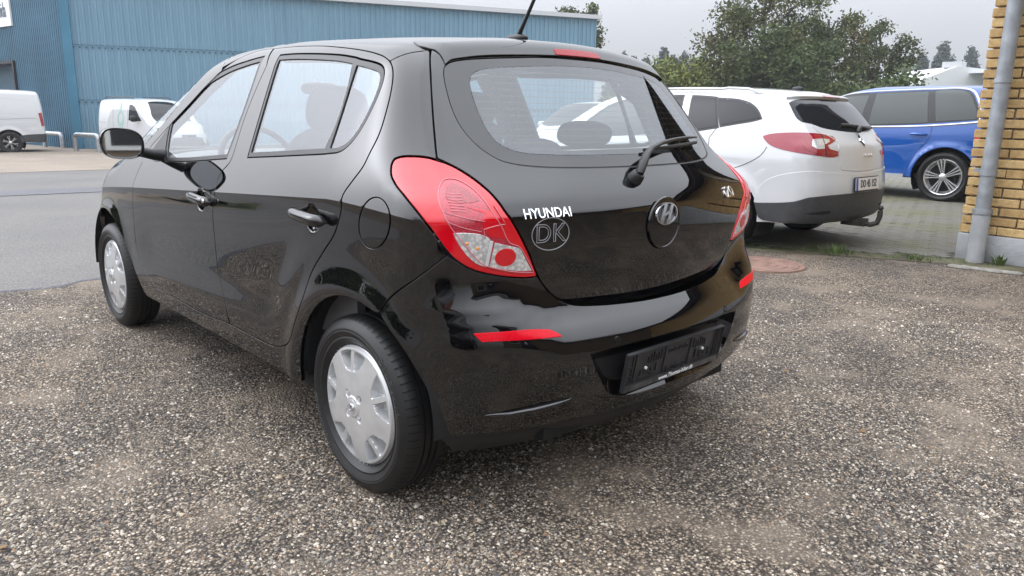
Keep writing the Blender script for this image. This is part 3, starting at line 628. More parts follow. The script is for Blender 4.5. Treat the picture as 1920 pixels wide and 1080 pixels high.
# ================================================================ the black hatchback
HB = Hatch(); HT = Hatch(True, .02)
car = thing('hatchback_car', 'black five-door hatchback without number plates parked on the gravel in the foreground', 'car')
def l3(chart, q, F=None, off=0):
    O, D = CH[chart](np.atleast_2d(np.asarray(q, float))); return solve(F or HB.F, O, D, 0, 2.4, off=off)
def conv(a, q, b, F=None): return inv(b, l3(a, q, F))
def uz(x, z):
    y = HB.ys(np.float64(x), np.float64(z)); return (x, math.atan2(z-UZ, y)*UR)
ARX, ARZ, ARR = -.035, .308, .345
arch_r = [(ARX+ARR*math.cos(a), ARZ+ARR*math.sin(a)) for a in np.linspace(-.06, math.pi+.04, 26)]     # front to rear over the top
def on_side(pts): return np.array([uz(*p) for p in pts])
farch = [(2.885,.27),(2.88,.36),(2.845,.47),(2.77,.575),(2.66,.64),(2.55,.662),(2.43,.655),(2.31,.615),(2.21,.55),(2.12,.46),(2.05,.375),(1.98,.318),(1.93,.292)]
sillz = .285
# -- doors with their windows
dr = TR['door_rear']; dfr = TR['door_front']
def shrink(P, d): return inset(densify(P, .012), d)
gr_, gf_, gq_ = TR['glass_rear'], TR['glass_front'], TR['glass_quarter']
hole_f = shrink(gf_, -.017)
rear_all = np.array([tuple(p) for p in gr_[:7]]+[tuple(p) for p in gq_[:8]]+[tuple(p) for p in gr_[8:10]])
hole_r = shrink(rear_all, -.017)
fineR = [((.20, uz(.2,.868)[1]), (.06,.05), .007)]; fineF = [((1.14, uz(1.14,.838)[1]), (.06,.05), .007)]
xs_ = np.arange(-.45, 3.05, .007); zs_ = HB.zc(xs_); crease = np.concatenate([np.c_[xs_, HB.ys(xs_, zs_+d_), zs_+d_] for d_ in (.0009, -.0009, -.012, .014)])
cr_U, cr_C = inv('U', crease), inv('C', crease[crease[:,0] < .6])
for side in (1, -1):
    mir = None if side == 1 else 'only'
    def P(name, chart, outer, m, parent, F=HB.F, **kw): return panel(name, chart, F, outer, m, parent, mirror=mir, **kw)
    d = P('door', 'U', dr, M_BLACK, car, holes=[hole_r], fine=fineR, step=.022, extra=cr_U); d['label'] = 'black rear side door with quarter window'
    P('window_trim', 'U', shrink(rear_all, -.0155), M_TRIM, d, holes=[gr_, gq_], off=-.0015, gap=0, rim=.012, dense=True)
    P('side_window', 'U', gr_, M_GLASS, d, off=-.006, gap=-.003, rim=0); P('quarter_window', 'U', gq_, M_GLASS, d, off=-.006, gap=-.003, rim=0)
    d2 = P('door', 'U', dfr, M_BLACK, car, holes=[hole_f], fine=fineF, step=.022, extra=cr_U); d2['label'] = 'black front side door with mirror'
    P('window_trim', 'U', shrink(gf_, -.0155), M_TRIM, d2, holes=[gf_], off=-.0015, gap=0, rim=.012)
    P('side_window', 'U', gf_, M_GLASS, d2, off=-.006, gap=-.003, rim=0)
    # mirror sail: the black triangle in front of the window
    P('mirror_sail', 'U', [(gf_[0][0]+.024, gf_[0][1]-.012),(gf_[1][0]+.022, gf_[1][1]),(gf_[2][0]+.018, gf_[2][1]-.012),(1.835,.462),(1.875,.432),(1.91,.400),(1.885,.364),(1.80,.354)], M_TRIM, d2, off=.002, gap=0, rim=.006)
    # handles: a bar bridging the dimple
    for dd, hx, hz in ((d, .20, .868), (d2, 1.14, .838)):
        pts = []; 
        for k, t in enumerate(np.linspace(-1, 1, 15)):
            x = hx-t*.105; y = HB.ys(np.float64(x), np.float64(hz)+.06)+.002+.028*(1-t**6)**.8
            pts.append((x, y*side, hz+.004-.006*t))
        hb = MB().tube(pts, [.017*(1-abs(t)**10)**.5*(1.0+.1*t)+.003 for t in np.linspace(-1, 1, 15)], 14, True, .95)
        hb.build('door_handle', M_BLACK, dd, auto=60)
    if side == 1:
        k_ = MB().lathe([(0, .004), (.007, .004), (.009, 0)], 20, 'y', (1.045, HB.ys(np.float64(1.045), np.float64(.836))+.027, .842)); k_.build('key_cylinder', M_CHROME, d2)
    # sill
    bot = [tuple(p) for p in dfr[18:23]]+[tuple(p) for p in dr[23:27][::-1]]
    bl = [tuple(p) for p in dr[23:28]][::-1]
    top = [(1.9, uz(1.9,.385)[1])]+[tuple(p) for p in dfr[18:23]]+[tuple(p) for p in dr[23:27][::-1]]
    low = [uz(x, sillz) for x in (.43,.8,1.2,1.6,1.93)]
    P('sill', 'U', top+low, M_BLACK, car, gap=.001, rim=.03)
    # quarter panel, in the cylindrical chart of the rear
    seam = conv('U', dr[6:24], 'C'); arch = conv('U', on_side(arch_r), 'C'); lamp = TR['lamp']; bs = TR['bumpseam']
    sill_end = conv('U', [uz(.43, sillz), uz(.33, sillz)], 'C')
    arc = [p for p in arch if p[1] > .26]; j = int(np.argmin([np.hypot(*(p-bs[0])) for p in arch])); arc1 = [tuple(p) for p in arch[:j]]
    arc2 = [tuple(p) for p in arch[j+1:]]
    tg = inv('C', l3('R', TR['tail'][:6], HT.F))
    roof_b = densify([tuple(inv('U', l3('R', TR['tail'][:1], HT.F))[0]), tuple(dr[6])], .02, closed=False)
    q_top = conv('U', roof_b[1:-1], 'C')
    qp = [tuple(p) for p in seam]+[tuple(p) for p in sill_end]+arc1+[tuple(p) for p in bs]+[tuple(p) for p in lamp[25:]]+[tuple(p) for p in lamp[:7]]+[tuple(p) for p in tg[::-1][1:]]+[tuple(p) for p in q_top]
    fuel = TR['fuel']
    qo = P('quarter_panel', 'C', qp, M_BLACK, car, holes=[fuel] if side == 1 else [], step=.02, gap=.0015, hole_rim=(.012, 0), extra=cr_C)
    if side == 1: P('fuel_flap', 'C', fuel, M_BLACK, qo, step=.015, gap=.001, extra=cr_C)
    # tail lamp
    lm = P('taillight', 'C', lamp, M_RED, car, off=.003, gap=.0025, rim=.02, step=.015, bev=.003); lm['label'] = 'red tail lamp with clear lower inset'
    P('lamp_cluster', 'C', TR['lamp_in'], M_REDM, lm, off=.0042, gap=0, rim=.004, step=.015)
    P('stop_light', 'C', [(.556,.952),(.5069,.943),(.4863,.8976),(.47,.862),(.505,.870),(.525,.90),(.52,.935)], M_RED, lm, off=.0052, gap=0, rim=.003, step=.015)
    P('upper_light', 'C', [(.600,.975),(.598,1.0),(.585,1.012),(.567,1.006),(.545,.99),(.527,.968),(.56,.962)], M_REDD, lm, off=.0052, gap=0, rim=.003, step=.015)
    P('indicator', 'C', TR['lamp_clear'], M_CLEAR, lm, off=.0052, gap=0, rim=.003, step=.012)
    P('reversing_light', 'C', TR['lamp_reverse'], M_CLEAR, lm, off=.0054, gap=.002, rim=.003, step=.012)
    rc = np.array([.476, .812]); P('fog_light', 'C', [(rc[0]+.024*math.cos(a), rc[1]+.026*math.sin(a)) for a in np.linspace(0, 6.283, 17)[:-1]], M_RED, lm, off=.0062, gap=0, rim=.003, step=.012)
    P('lamp_divider', 'C', [(.5105,.862),(.5025,.8605),(.5125,.7885),(.5205,.790)], mat('grey_white', (.6,.6,.6), .3), lm, off=.006, gap=0, rim=.003, step=.01)
    M_RIDGE = mat('lamp_ridge', (.62,.16,.19), .25, 0, .5)
    for rp, cl, rw_ in ((TR['lamp_in'], True, .0016), ([(.500,.955),(.478,.905),(.505,.900),(.523,.893),(.520,.868)], False, .0014), ([(.602,.940),(.560,.925),(.520,.915)], False, .0012), ([(.594,.915),(.560,.898),(.528,.888)], False, .0010)):
        q_ = densify(np.asarray(rp), .01, closed=cl); q_ = np.r_[q_, q_[:1]] if cl else q_; MB().tube(l3('C', q_, off=.0055)*np.array([1, side, 1]), rw_, 5, False).build('lens_ridge', M_RIDGE, lm, auto=None)
    for k_ in range(7):        # moulded ribs inside the upper light
        q_ = [(.592-.004*k_, .955-.003*k_+.0), (.592-.004*k_-.03, .955-.003*k_+.006)]; zz_ = .985-.007*k_
        MB().tube(l3('C', [(.598-.002*k_, zz_), (.565-.001*k_, zz_-.002)], off=.0058)*np.array([1, side, 1]), .0011, 4, False).build('lens_rib', M_RIDGE, lm, auto=None)
    for bx, bz in ((.556, .856), (.536, .842)):
        b3 = l3('C', [(bx, bz)], off=.0005)[0]; MB().sell((b3[0], b3[1]*side, b3[2]), (.013, .013, .012), 2.2, 12, 8).build('bulb', M_AMBER, lm)
    # front fender, pillar, headlight
    fd = [tuple(p) for p in dfr[10:19][::-1]]
    fe = fd+[(1.975,.372),(2.05,.392),(2.25,.398),(2.5,.372),(2.72,.336),(2.84,.300),(2.80,.235),(2.83,.16),(2.90,.07)]+[uz(2.93,.50)]+[uz(*p) for p in farch[2:]]
    P('front_fender', 'U', fe, M_BLACK, car, gap=.0015, rim=.02, extra=cr_U)
    P('headlight', 'U', [(2.845,.303),(2.99,.250),(3.10,.17),(3.12,.10),(3.0,.085),(2.905,.075),(2.835,.162),(2.805,.235)], M_HEAD, car, off=.002, gap=.001, rim=.01)
    pil = [tuple(p) for p in dfr[4:11]]+[(1.975,.372),(2.05,.392),(2.12,.40),(2.02,.445),(1.9,.508),(1.8,.566),(1.7,.625),(1.6,.682),(1.50,.735),(1.44,.765)]
    P('windscreen_pillar', 'U', pil, M_BLACK, car, gap=.0008, rim=.01)
# roof, bonnet, windscreen: whole width in one chart
def wide(left):       # close a left-hand border with its mirror image over the top
    lft = np.asarray(left, float); r = lft[::-1].copy(); r[:,1] = math.pi*UR-r[:,1]; return [tuple(p) for p in lft]+[tuple(p) for p in r]
ctr = math.pi*UR/2
rb = densify([tuple(inv('U', l3('R', TR['tail'][:1], HT.F))[0]), tuple(dr[6])], .02, closed=False)
left = [(-.012,.90)]+[tuple(p) for p in rb]+[tuple(p) for p in dr[:6][::-1]]+[tuple(p) for p in dfr[1:4]]+[(1.405,.700),(1.45,.768),(1.50,.95)]
panel('roof', 'U', HB.F, wide(left), M_BLACK, car, gap=.0004, rim=.01, step=.035)
panel('windscreen', 'U', HB.F, wide([(1.50,.95),(1.45,.775),(1.60,.690),(1.8,.574),(2.0,.466),(2.12,.41),(2.30,.44),(2.40,.60),(2.43,.85)]), M_GLASS, car, off=-.004, gap=.001, rim=0, step=.035)
panel('bonnet', 'U', HB.F, wide([(2.46,.85),(2.43,.60),(2.33,.44),(2.26,.405),(2.5,.378),(2.72,.342),(2.85,.305),(3.0,.250),(3.08,.22),(3.15,.40),(3.17,.80)]), M_BLACK, car, gap=.002, rim=.01, step=.04)
sF = lambda s0, z0, s1, z1: [(s0, z0), (s0*.5, z0), (0, z0), (-s0*.5, z0), (-s0, z0), (-s1, z1), (-s1*.5, z1), (0, z1), (s1*.5, z1), (s1, z1)]
fb = panel('front_bumper', 'F', HB.F, [(.72,.60),(.50,.635),(.3,.64),(0,.645),(-.3,.64),(-.50,.635),(-.72,.60),(-.80,.40),(-.78,.24),(-.4,.20),(0,.19),(.4,.20),(.78,.24),(.80,.40)], M_BLACK, car, gap=.001, rim=.02, step=.05)
# spoiler with the high brake lamp
HSP = Hatch(False, .02)
sp2 = [(.548,1.05),(.562,.95),(.5544,.8684),(.547,.83),(.545,.76),(.5490,.7000),(.538,.712),(.5216,.7280),(.4984,.7320),(.4168,.7340),(.2708,.7240),(.12,.7200)]
spl = [tuple(p) for p in sp2]+[(-y, a) for y, a in sp2[::-1]]
spo = panel('roof_spoiler', 'V', HSP.F, spl, M_BLACK, car, off=.004, gap=.001, rim=.008, bev=.003, step=.016)
panel('brake_light', 'V', HSP.F, [(.116,.724),(.112,.764),(.05,.768),(-.05,.768),(-.112,.764),(-.116,.724),(-.05,.7215),(.05,.7215)], mat('brake_lens', (.30, .003, .008), .2, 0, .15, .3), spo, off=.0060, gap=0, rim=.006, bev=.002)
# tailgate with rear window
tl = [tuple(p) for p in TR['tail'][:19]]+[(.3835,.6500),(.30,.6400),(.18,.6335),(.08,.6305)]
tl = [(.50,1.397),(.2,1.412)][::-1]+tl
tlf = tl+[(-y, z) for y, z in tl[::-1]]
gb = TR['glass_back'][1:15]; gbl = [(.16,1.0415)]+[tuple(p) for p in gb]; gbl[-1] = (.10,1.386)
gbf = gbl+[(-y, z) for y, z in gbl[::-1]]
cb = [tuple(p) for p in TR['clear_back'][1:13]]; cb = [(.13,1.0785)]+cb; cb[-1] = (.10,1.355)
cbf = cb+[(-y, z) for y, z in cb[::-1]]
gate = panel('tailgate', 'R', HT.F, tlf, M_BLACK, car, holes=[gbf], step=.022, gap=.002, rim=.03)
panel('window_seal', 'R', HT.F, inset(densify(gbf, .012), -.0045), M_RUB, gate, holes=[gbf], off=-.003, gap=-.001, rim=0)
panel('rear_window_border', 'R', HT.F, gbf, M_GLOSSB, gate, holes=[cbf], off=-.002, gap=.0005, rim=.004)
panel('rear_window', 'R', HT.F, cbf, M_RGLASS, gate, off=-.002, gap=-.0005-.0013, rim=0)
hw_ = MB()
for k in range(13):
    z = 1.095+k*.0195; ww = np.interp(z, [1.078,1.10,1.14,1.2,1.25,1.3,1.345], [.28,.48,.515,.515,.50,.475,.25]); ys_ = np.linspace(-ww, ww, 21)
    pp = l3('R', np.c_[ys_, 0*ys_+z], HT.F, off=-.003); hw_.tube(pp, .0006, 4, False)
hw_.build('heating_wires', mat('heating_wire', (.12, .07, .04), .6), gate, auto=None)
def gate_frame(y, z, lift_=.001):
    p = l3('R', [(y, z)], HT.F, off=lift_)[0]; return p, grad(HT.F, p[None])[0]
# round badge plate that is the tailgate handle
p, n = gate_frame(.004, .866); Mf = frame(p, n)
b = MB().lathe([(0, .004), (.068, .004), (.076, .0035), (.078, .006), (.083, .0055), (.085, 0)], 56, 'z'); ob = b.build('badge_plate', M_GLOSSB, gate, auto=30); ob.data.transform(Mf)
p2 = p+n*.0055; upv = np.array(Mf.col[1][:3]); badge(gate, p2+upv*.030, n, .116, M_CHROME, 'emblem', .006)
p, n = gate_frame(.487, .926); put_text('name_lettering', 'HYUNDAI', .042, p, n, M_CHROME, gate, ext=.002, bev=.0006, space=1.02, wide=.86)
p, n = gate_frame(.478, .868); Mf = frame(p, n); ov = MB()
ov.tube([tuple(Mf @ Vector((.064*math.cos(a), .046*math.sin(a), .0008))) for a in np.linspace(0, 2*math.pi, 49)], .0013, 6, False)
M_STICK = mat('grey_sticker', (.30, .30, .31), .4); ov.build('country_oval', M_STICK, gate)
c_ = bpy.data.curves.new('t', 'FONT'); c_.body = 'DK'; c_.size = .074; c_.align_x = 'CENTER'; c_.align_y = 'CENTER'; c_.fill_mode = 'NONE'; c_.bevel_depth = .0011; c_.bevel_resolution = 1; c_.space_character = 1.05
t_ = bpy.data.objects.new('t', c_); COL.objects.link(t_); me = bpy.data.meshes.new_from_object(t_.evaluated_get(bpy.context.evaluated_depsgraph_get())); bpy.data.objects.remove(t_)
me.transform(Mf @ Matrix.Translation((0, 0, .0008))); me.materials.append(M_STICK); link('country_letters', me, gate)
p, n = gate_frame(-.452, .934); put_text('model_lettering', 'i20', .060, p, n, M_CHROME, gate, ext=.002, bev=.0008, wide=1.2)
# rear wiper: pivot cap, arm and blade lying over the glass
wp = l3('R', [(.085,1.004),(.072,1.018),(.03,1.045),(-.02,1.066),(-.11,1.086),(-.21,1.099),(-.32,1.107),(-.45,1.112)], HT.F); wn = grad(HT.F, wp)
hgt = np.array([.028,.045,.05,.046,.04,.034,.03,.022])[:,None]
wa = MB().tube(wp+wn*hgt, [.014,.016,.014,.011,.009,.008,.007,.004], 12, True, .8); wi = wa.build('rear_wiper', M_TRIM, gate)
bl = l3('R', [(y, 1.060+.012*(y/.3)) for y in np.linspace(.09,-.42,16)], HT.F); bn = grad(HT.F, bl); bz = np.linspace(0,1,16)
bl2 = l3('R', [(y, 1.075+.025*t) for y, t in zip(np.linspace(-.04,-.45,16), bz*.7+.3)], HT.F); MB().tube(bl2+bn*.010, .0065, 6).build('wiper_blade', M_RUB, wi)
MB().lathe([(0, .03), (.016, .03), (.022, .022), (.026, 0)], 24, 'z').build('wiper_pivot', M_TRIM, wi).data.transform(frame(wp[0], wn[0]))
# rear bumper
lamp = TR['lamp']; tb3 = l3('R', tl[-9:], HT.F); tbC = inv('C', tb3); tbC = tbC[tbC[:,1] < .735]
bpl = [tuple(p) for p in TR['bumpseam']]+[tuple(p) for p in lamp[23:15:-1]]+[tuple(p) for p in tbC]
bbt = [(.10,.305),(.2825,.307),(.4133,.308),(.5285,.304),(.6238,.298)]
arcC = [p for p in inv('C', l3('U', on_side(arch_r))) ]; jj = int(np.argmin([np.hypot(*(p-TR['bumpseam'][0])) for p in arcC])); arcr = [tuple(p) for p in arcC[jj+1:]]
left_side = arcr[::-1]+bpl
left_side = [p for p in bbt]+[p for p in left_side if p[1] > .31 or p[0] < .6]
full = left_side+[(-s_, z) for s_, z in left_side[::-1]]
rec = [(.287,.517),(.21,.525),(.10,.529),(0,.530),(-.10,.529),(-.21,.525),(-.287,.517),(-.255,.43),(-.222,.375),(-.16,.352),(0,.350),(.16,.352),(.222,.375),(.255,.43)]
bum = panel('rear_bumper', 'C', HB.F, full, M_BLACK, car, holes=[rec], step=.02, gap=.0015, rim=.025, hole_rim=(.048, .034))
panel('plate_recess', 'C', HB.F, inset(densify(rec, .01), .018), M_TRIM, bum, off=-.045, gap=0, rim=0)
# lower valance in the shade under the bumper
panel('lower_valance', 'C', HB.F, [(.62,.312),(.4,.315),(0,.315),(-.4,.315),(-.62,.312),(-.58,.225),(-.3,.215),(0,.215),(.3,.215),(.58,.225)], M_TRIM, bum, off=-.02, gap=0, rim=.03, step=.04)
for sg in (1, -1):
    kw = dict(mirror=None if sg > 0 else 'only')
    panel('reflector', 'C', HB.F, TR['reflect'], M_REFL, bum, off=.003, gap=0, rim=.004, step=.012, **kw)
    for (s_, z) in TR['sensor'][:2]:
        p = l3('C', [(s_, z)])[0]; n = grad(HB.F, p[None])[0]; Mx = np.array([1, sg, 1])
        MB().lathe([(0, .0005), (.008, .001), (.0085, -.002), (.010, -.002), (.0105, .0015), (.012, .001), (.0125, -.002)], 24, 'z').build('parking_sensor', M_BLACK, bum).data.transform(frame(p*Mx, n*Mx))
# lower scoop in the bumper: a raised lip that catches the sky
for sg in (1, -1):
    pts = l3('C', [(.52,.372),(.47,.371),(.42,.373),(.37,.379),(.33,.388)]); n = grad(HB.F, pts)
    MB().tube((pts+n*.001)*np.array([1, sg, 1]), [.003,.012,.015,.013,.003], 10, True, .7).build('bumper_lip', M_BLACK, bum, auto=80)
# empty plate holder
PH = Matrix.Translation((-.612, 0, .432)) @ Matrix.Rotation(math.radians(-9), 4, 'Y') @ frame((0,0,0), (-1,0,0))
hold = MB().box((0,0,0), (.528,.132,.012)).build('plate_holder', M_ASHPL, bum, bevel=.004); hold.data.transform(PH)
rb_ = MB(); random.seed(3)
for sx in (-1, 1):
    rb_.box((sx*.236, .012, .008), (.004,.09,.006)); rb_.box((sx*.222, .012, .008), (.004,.095,.006)); rb_.box((sx*.070, .010, .008), (.004,.10,.006))
    for k in range(6): rb_.box((sx*(.09+.013*k), .034-.003*(k % 3), .008), (.004,.034-.006*(k % 3),.006))
    for k in range(4): rb_.box((sx*(.11+.026*k), -.005-.010*(k % 2), .008), (.004,.026,.006)); rb_.box((sx*(.115+.026*k), -.022+.006*(k % 3), .008), (.018,.003,.006))
    for q in (.036, -.028):
        for e in (.015, .042): rb_.lathe([(.007, .006), (.007, .011), (.010, .011), (.010, .006)], 12, 'z', (sx*e, q, 0))
    for q in (.02, -.01): rb_.box((sx*.247, q, .008), (.010,.003,.006))
rb_.box((0, .0625, .008), (.52,.004,.006)); rb_.box((0, -.0405, .009), (.52,.003,.008)); rb_.box((.262, 0, .008), (.004,.126,.007)); rb_.box((-.262, 0, .008), (.004,.126,.007))
rbo = rb_.build('holder_ribs', M_ASHPL, hold, auto=None); rbo.data.transform(PH)
stp = MB().box((0, -.054, .0085), (.515,.021,.006)).build('holder_strip', vary('grey_worn_plastic', (.05,.05,.053), .5, 30, .4), hold, bevel=.002); stp.data.transform(PH)
me = text_mesh('www.Thomas-biler.dk', .0215, .0004, .0002, wide=1.0); me.transform(PH @ Matrix.Translation((.01,-.0535,.0122))); me.materials.append(M_WHITE); link('dealer_lettering', me, hold)
for sx in (-.165, .15):
    MB().lathe([(0, .0125), (.005, .0115), (.0055, .006)], 12, 'z', (sx, .002, 0)).build('screw', mat('screw_white', (.7,.7,.7), .4), hold).data.transform(PH)
# wheels
def wheel(x, side):
    wv = bpy.data.objects.new('wheel', None); COL.objects.link(wv); wv.parent = car; return wv
wheel_src = None
for x in (0, 2.525):
    for side in (1, -1):
        e = bpy.data.objects.new('wheel', None); COL.objects.link(e); e.parent = car; e.location = (x, side*.748, .290); e.empty_display_size = .1
        e.rotation_euler = (0, (.10 if x == 0 else .35), 0 if side > 0 else math.pi)
        if wheel_src is None:
            t_ = make_tyre(e); hc = hubcap(e); hc.location = (0, .0755, 0)
            MB().lathe([(.03,.02),(.175,.02),(.191,.05),(.195,.062),(.199,.066),(.201,.06)], 64, 'y').build('rim', M_SILVER, e)
            ring_text('YOKOHAMA', .244, math.radians(-42), .030, .0882, mat('tyre_print', (.075,.075,.078), .6), t_)
            ring_text('BluEarth', .244, math.radians(136), .030, .0882, MATS['tyre_print'], t_)
            wheel_src = e
        else:
            for ch in wheel_src.children:
                c2 = ch.copy(); COL.objects.link(c2); c2.parent = e
                for g in ch.children: g2 = g.copy(); COL.objects.link(g2); g2.parent = c2
# arch liners, floor, axle
for x, R_ in ((ARX, .36), (2.52, .375)):
    for side in (1, -1):
        V = []; Fc = []; A = np.linspace(-.02, math.pi+.02, 30)
        for a in A:
            for y in (.82, .50): V.append((x+R_*math.cos(a), side*y, .31+R_*math.sin(a)))
        for i in range(len(A)-1): Fc.append((2*i, 2*i+1, 2*i+3, 2*i+2))
        b = len(V); 
        for a in A: V.append((x+R_*math.cos(a), side*.5, .31+R_*math.sin(a)))
        V.append((x, side*.5, .31))
        for i in range(len(A)-1): Fc.append((b+i, b+i+1, len(V)-1))
        mesh_obj('wheel_arch_liner', V, Fc, M_DARK, car)
fl = MB(); fl.box((1.26, 0, .245), (1.75,1.52,.05)); fl.box((-.14, 0, .30), (.72,.98,.12)); fl.box((2.75,0,.30), (.8,1.0,.10)); fl.build('floor_pan', M_DARK, car)
MB().tube([(0,-.7,.29),(0,.7,.29)], .035, 10).build('rear_axle', M_TRIM, car)
# cabin: seats, dashboard, steering wheel, trims
def seat(x, y, wdt, rec=-.30, head=True, hz=1.17):
    st = MB().sell((x+.18, y, .52), (.52, wdt, .2), 3.2).build('seat', M_FAB, car)
    Mx = Matrix.Rotation(rec, 3, 'Y'); MB().sell((x-.10, y, .82), (.16, wdt, .66), 3, M=Mx).build('seat_back', M_FAB, st)
    if head:
        MB().sell((x-.19, y, hz), (.11, .27, .20), 2.8, M=Mx).build('headrest', M_FAB, st)
        b_ = MB()
        for dy in (-.06, .06): b_.tube([(x-.17, y+dy, 1.04), (x-.185, y+dy, hz)], .006, 8)
        b_.build('headrest_posts', M_CHROME, st)
    return st
for y in (.36, -.36): seat(1.05, y, .50, -.30, True, 1.20)
bench = MB().sell((.48, 0, .52), (.5, 1.25, .2), 4).build('rear_bench', M_FAB, car)
MB().sell((.21, 0, .80), (.15, 1.28, .54), 4, M=Matrix.Rotation(-.36, 3, 'Y')).build('bench_back', M_FAB, bench)
for y, hz_ in ((.30,1.125), (-.30,1.125), (0,1.06)): MB().sell((.08, y, hz_), (.10, .29, .10), 2.8, M=Matrix.Rotation(-.3, 3, 'Y')).build('headrest', M_FAB, bench)
MB().sell((2.02, 0, .86), (.55, 1.36, .26), 4).build('dashboard', M_PLAST, car)
swc = Vector((1.62, .36, .95)); Ms = Matrix.Rotation(math.radians(-62), 3, 'Y')
sw = MB().tube([tuple(swc+Ms @ Vector((.185*math.cos(a), .185*math.sin(a), 0))) for a in np.linspace(0, 2*math.pi, 33)], .015, 10, False)
swo = sw.build('steering_wheel', M_TRIM, car); MB().sell(tuple(swc), (.05,.18,.13), 2.6, M=Ms).tube([tuple(swc), (1.95,.36,.80)], .03, 8).build('steering_hub', M_TRIM, swo)
for sd in (1, -1):
    b = MB(); b.tube([(.98,sd*.75,.62),(.96,sd*.745,1.0),(.98,sd*.655,1.20),(1.01,sd*.56,1.38)], .035, 8, True).build('pillar_trim', M_LTPLAST, car)
    MB().tube([(-.05,sd*.70,.95),(-.01,sd*.67,1.10),(.04,sd*.60,1.27),(.10,sd*.54,1.33)], .04, 8).build('pillar_trim', M_LTPLAST, car)
    MB().box((1.45, sd*.765, .70), (1.0,.03,.5)).build('door_card', M_PLAST, car); MB().box((.48, sd*.765, .72), (.85,.03,.5)).build('door_card', M_PLAST, car)
panel('headlining', 'U', HB.F, wide([(.06,.95),(.08,.72),(.5,.79),(1.0,.83),(1.4,.80),(1.45,.95)]), M_PLAST, car, off=-.04, gap=0, rim=0, step=.06)
MB().box((-.20, 0, .80), (.30,1.0,.02)).build('parcel_shelf', M_PLAST, car)
MB().tube([(1.72,-.02,1.36),(1.66,0,1.33)], .008, 6).sell((1.64, 0, 1.31), (.03,.22,.065), 3).build('interior_mirror', M_TRIM, car)
# door mirrors
for sd in (1, -1):
    c0 = Vector((1.70, .957*sd, 1.043)); R0 = Matrix.Rotation(math.radians(-9*sd), 3, 'Z')
    hs2 = MB(); nu, nv = 40, 12; base = []
    def shp(t, k):        # rounded outline, larger and blunter outside
        ex = 2.7; cx, sx_ = math.cos(t), math.sin(t); q = (abs(cx)**ex+abs(sx_)**ex)**(-1/ex); yy = q*cx*.088; zz = q*sx_*.069
        return yy*k, (zz-.006*math.cos(t)*0)*k-.0+.008*k*(cx*sd)*(1 if sx_ > 0 else .3)
    V = []; Fc = []
    prof = [(-.030,.90),(-.036,.955),(-.030,.99),(-.01,1.0),(.02,.985),(.05,.91),(.075,.77),(.092,.55),(.10,.25),(.102,.02)]
    for xx, k in prof:
        for i in range(nu):
            yy, zz = shp(2*math.pi*i/nu, k); q = R0 @ Vector((xx, yy, zz)); V.append(tuple(c0+q))
    for j in range(len(prof)-1):
        for i in range(nu): i2 = (i+1) % nu; Fc.append((j*nu+i, j*nu+i2, (j+1)*nu+i2, (j+1)*nu+i))
    mm = MB(); mm.add(V, Fc); mo = mm.build('door_mirror', M_BLACK, car, auto=50)
    V2 = []
    for xx, k in ((-.030,.90),(-.022,.86)):
        for i in range(nu): yy, zz = shp(2*math.pi*i/nu, k); V2.append(tuple(c0+R0 @ Vector((xx, yy, zz))))
    MB().add(V2, [(i, (i+1) % nu, nu+(i+1) % nu, nu+i) for i in range(nu)]).build('mirror_bezel', M_TRIM, mo)
    MB().add(V2[nu:], [tuple(range(nu))]).build('mirror_glass', M_MIRROR, mo, auto=None)
    MB().tube([(1.73, .88*sd, 1.005), (1.735, .83*sd, .992), (1.74, .775*sd, .985)], [.030,.032,.040], 12, True, .75).build('mirror_foot', M_TRIM, mo)
# roof aerial
ab = l3('U', [(.16, ctr)])[0]; an = MB(); an.sell((.17, 0, ab[2]+.008), (.11,.045,.03), 2.4).tube([(.165,0,ab[2]+.01),(.135,0,ab[2]+.055),(.06,0,ab[2]+.17)], [.011,.0075,.006], 10).tube([(.06,0,ab[2]+.17),(-.17,0,ab[2]+.50)], .0022, 6)
an.build('roof_aerial', M_TRIM, car)
for sg in (1, -1):      # dark band added to close the see-through gap behind the tailgate edge
    q_ = TR['tail'][:7]; band = [(y+.05, z+.004) for y, z in q_]+[(y-.04, z-.004) for y, z in q_[::-1]]
    panel('gap_backing', 'R', HT.F, band, M_DARK, car, off=-.024, gap=0, rim=0, mirror=None if sg > 0 else 'only')
# added dark backing tubes, like rubber seals, closing shut lines of doors and tailgate
def seal(chart, F, poly, parent, off, r, mirror=False):
    P_ = l3(chart, densify(np.asarray(poly), .03), F, off); P_ = np.r_[P_, P_[:1]]
    for sg in ((1, -1) if mirror else (1,)): MB().tube(P_*np.array([1, sg, 1]), r, 6, False).build('seal_backing', M_DARK, parent, auto=None)
seal('R', HT.F, tlf, car, -.040, .022); seal('U', HB.F, dr, car, -.030, .014, True); seal('U', HB.F, dfr, car, -.030, .014, True)
# ================================================================ the setting
def gz(x): return -.2*float(S(np.float64((x-6)/16)))
def sheet(name, poly, z, m, step=None, kind='structure'):
    V = [(x, y, z+gz(x)) for x, y in poly]; o = mesh_obj(name, V, [tuple(range(len(V)))], m)
    if kind: o['kind'] = kind
    return o
def grid_sheet(name, x0, x1, y0, y1, nx, ny, z, m):
    X = np.linspace(x0, x1, nx); Y = np.linspace(y0, y1, ny); V = [(x, y, z+gz(x)) for x in X for y in Y]
    Fc = [(i*ny+j, (i+1)*ny+j, (i+1)*ny+j+1, i*ny+j+1) for i in range(nx-1) for j in range(ny-1)]
    return struct(mesh_obj(name, V, Fc, m))
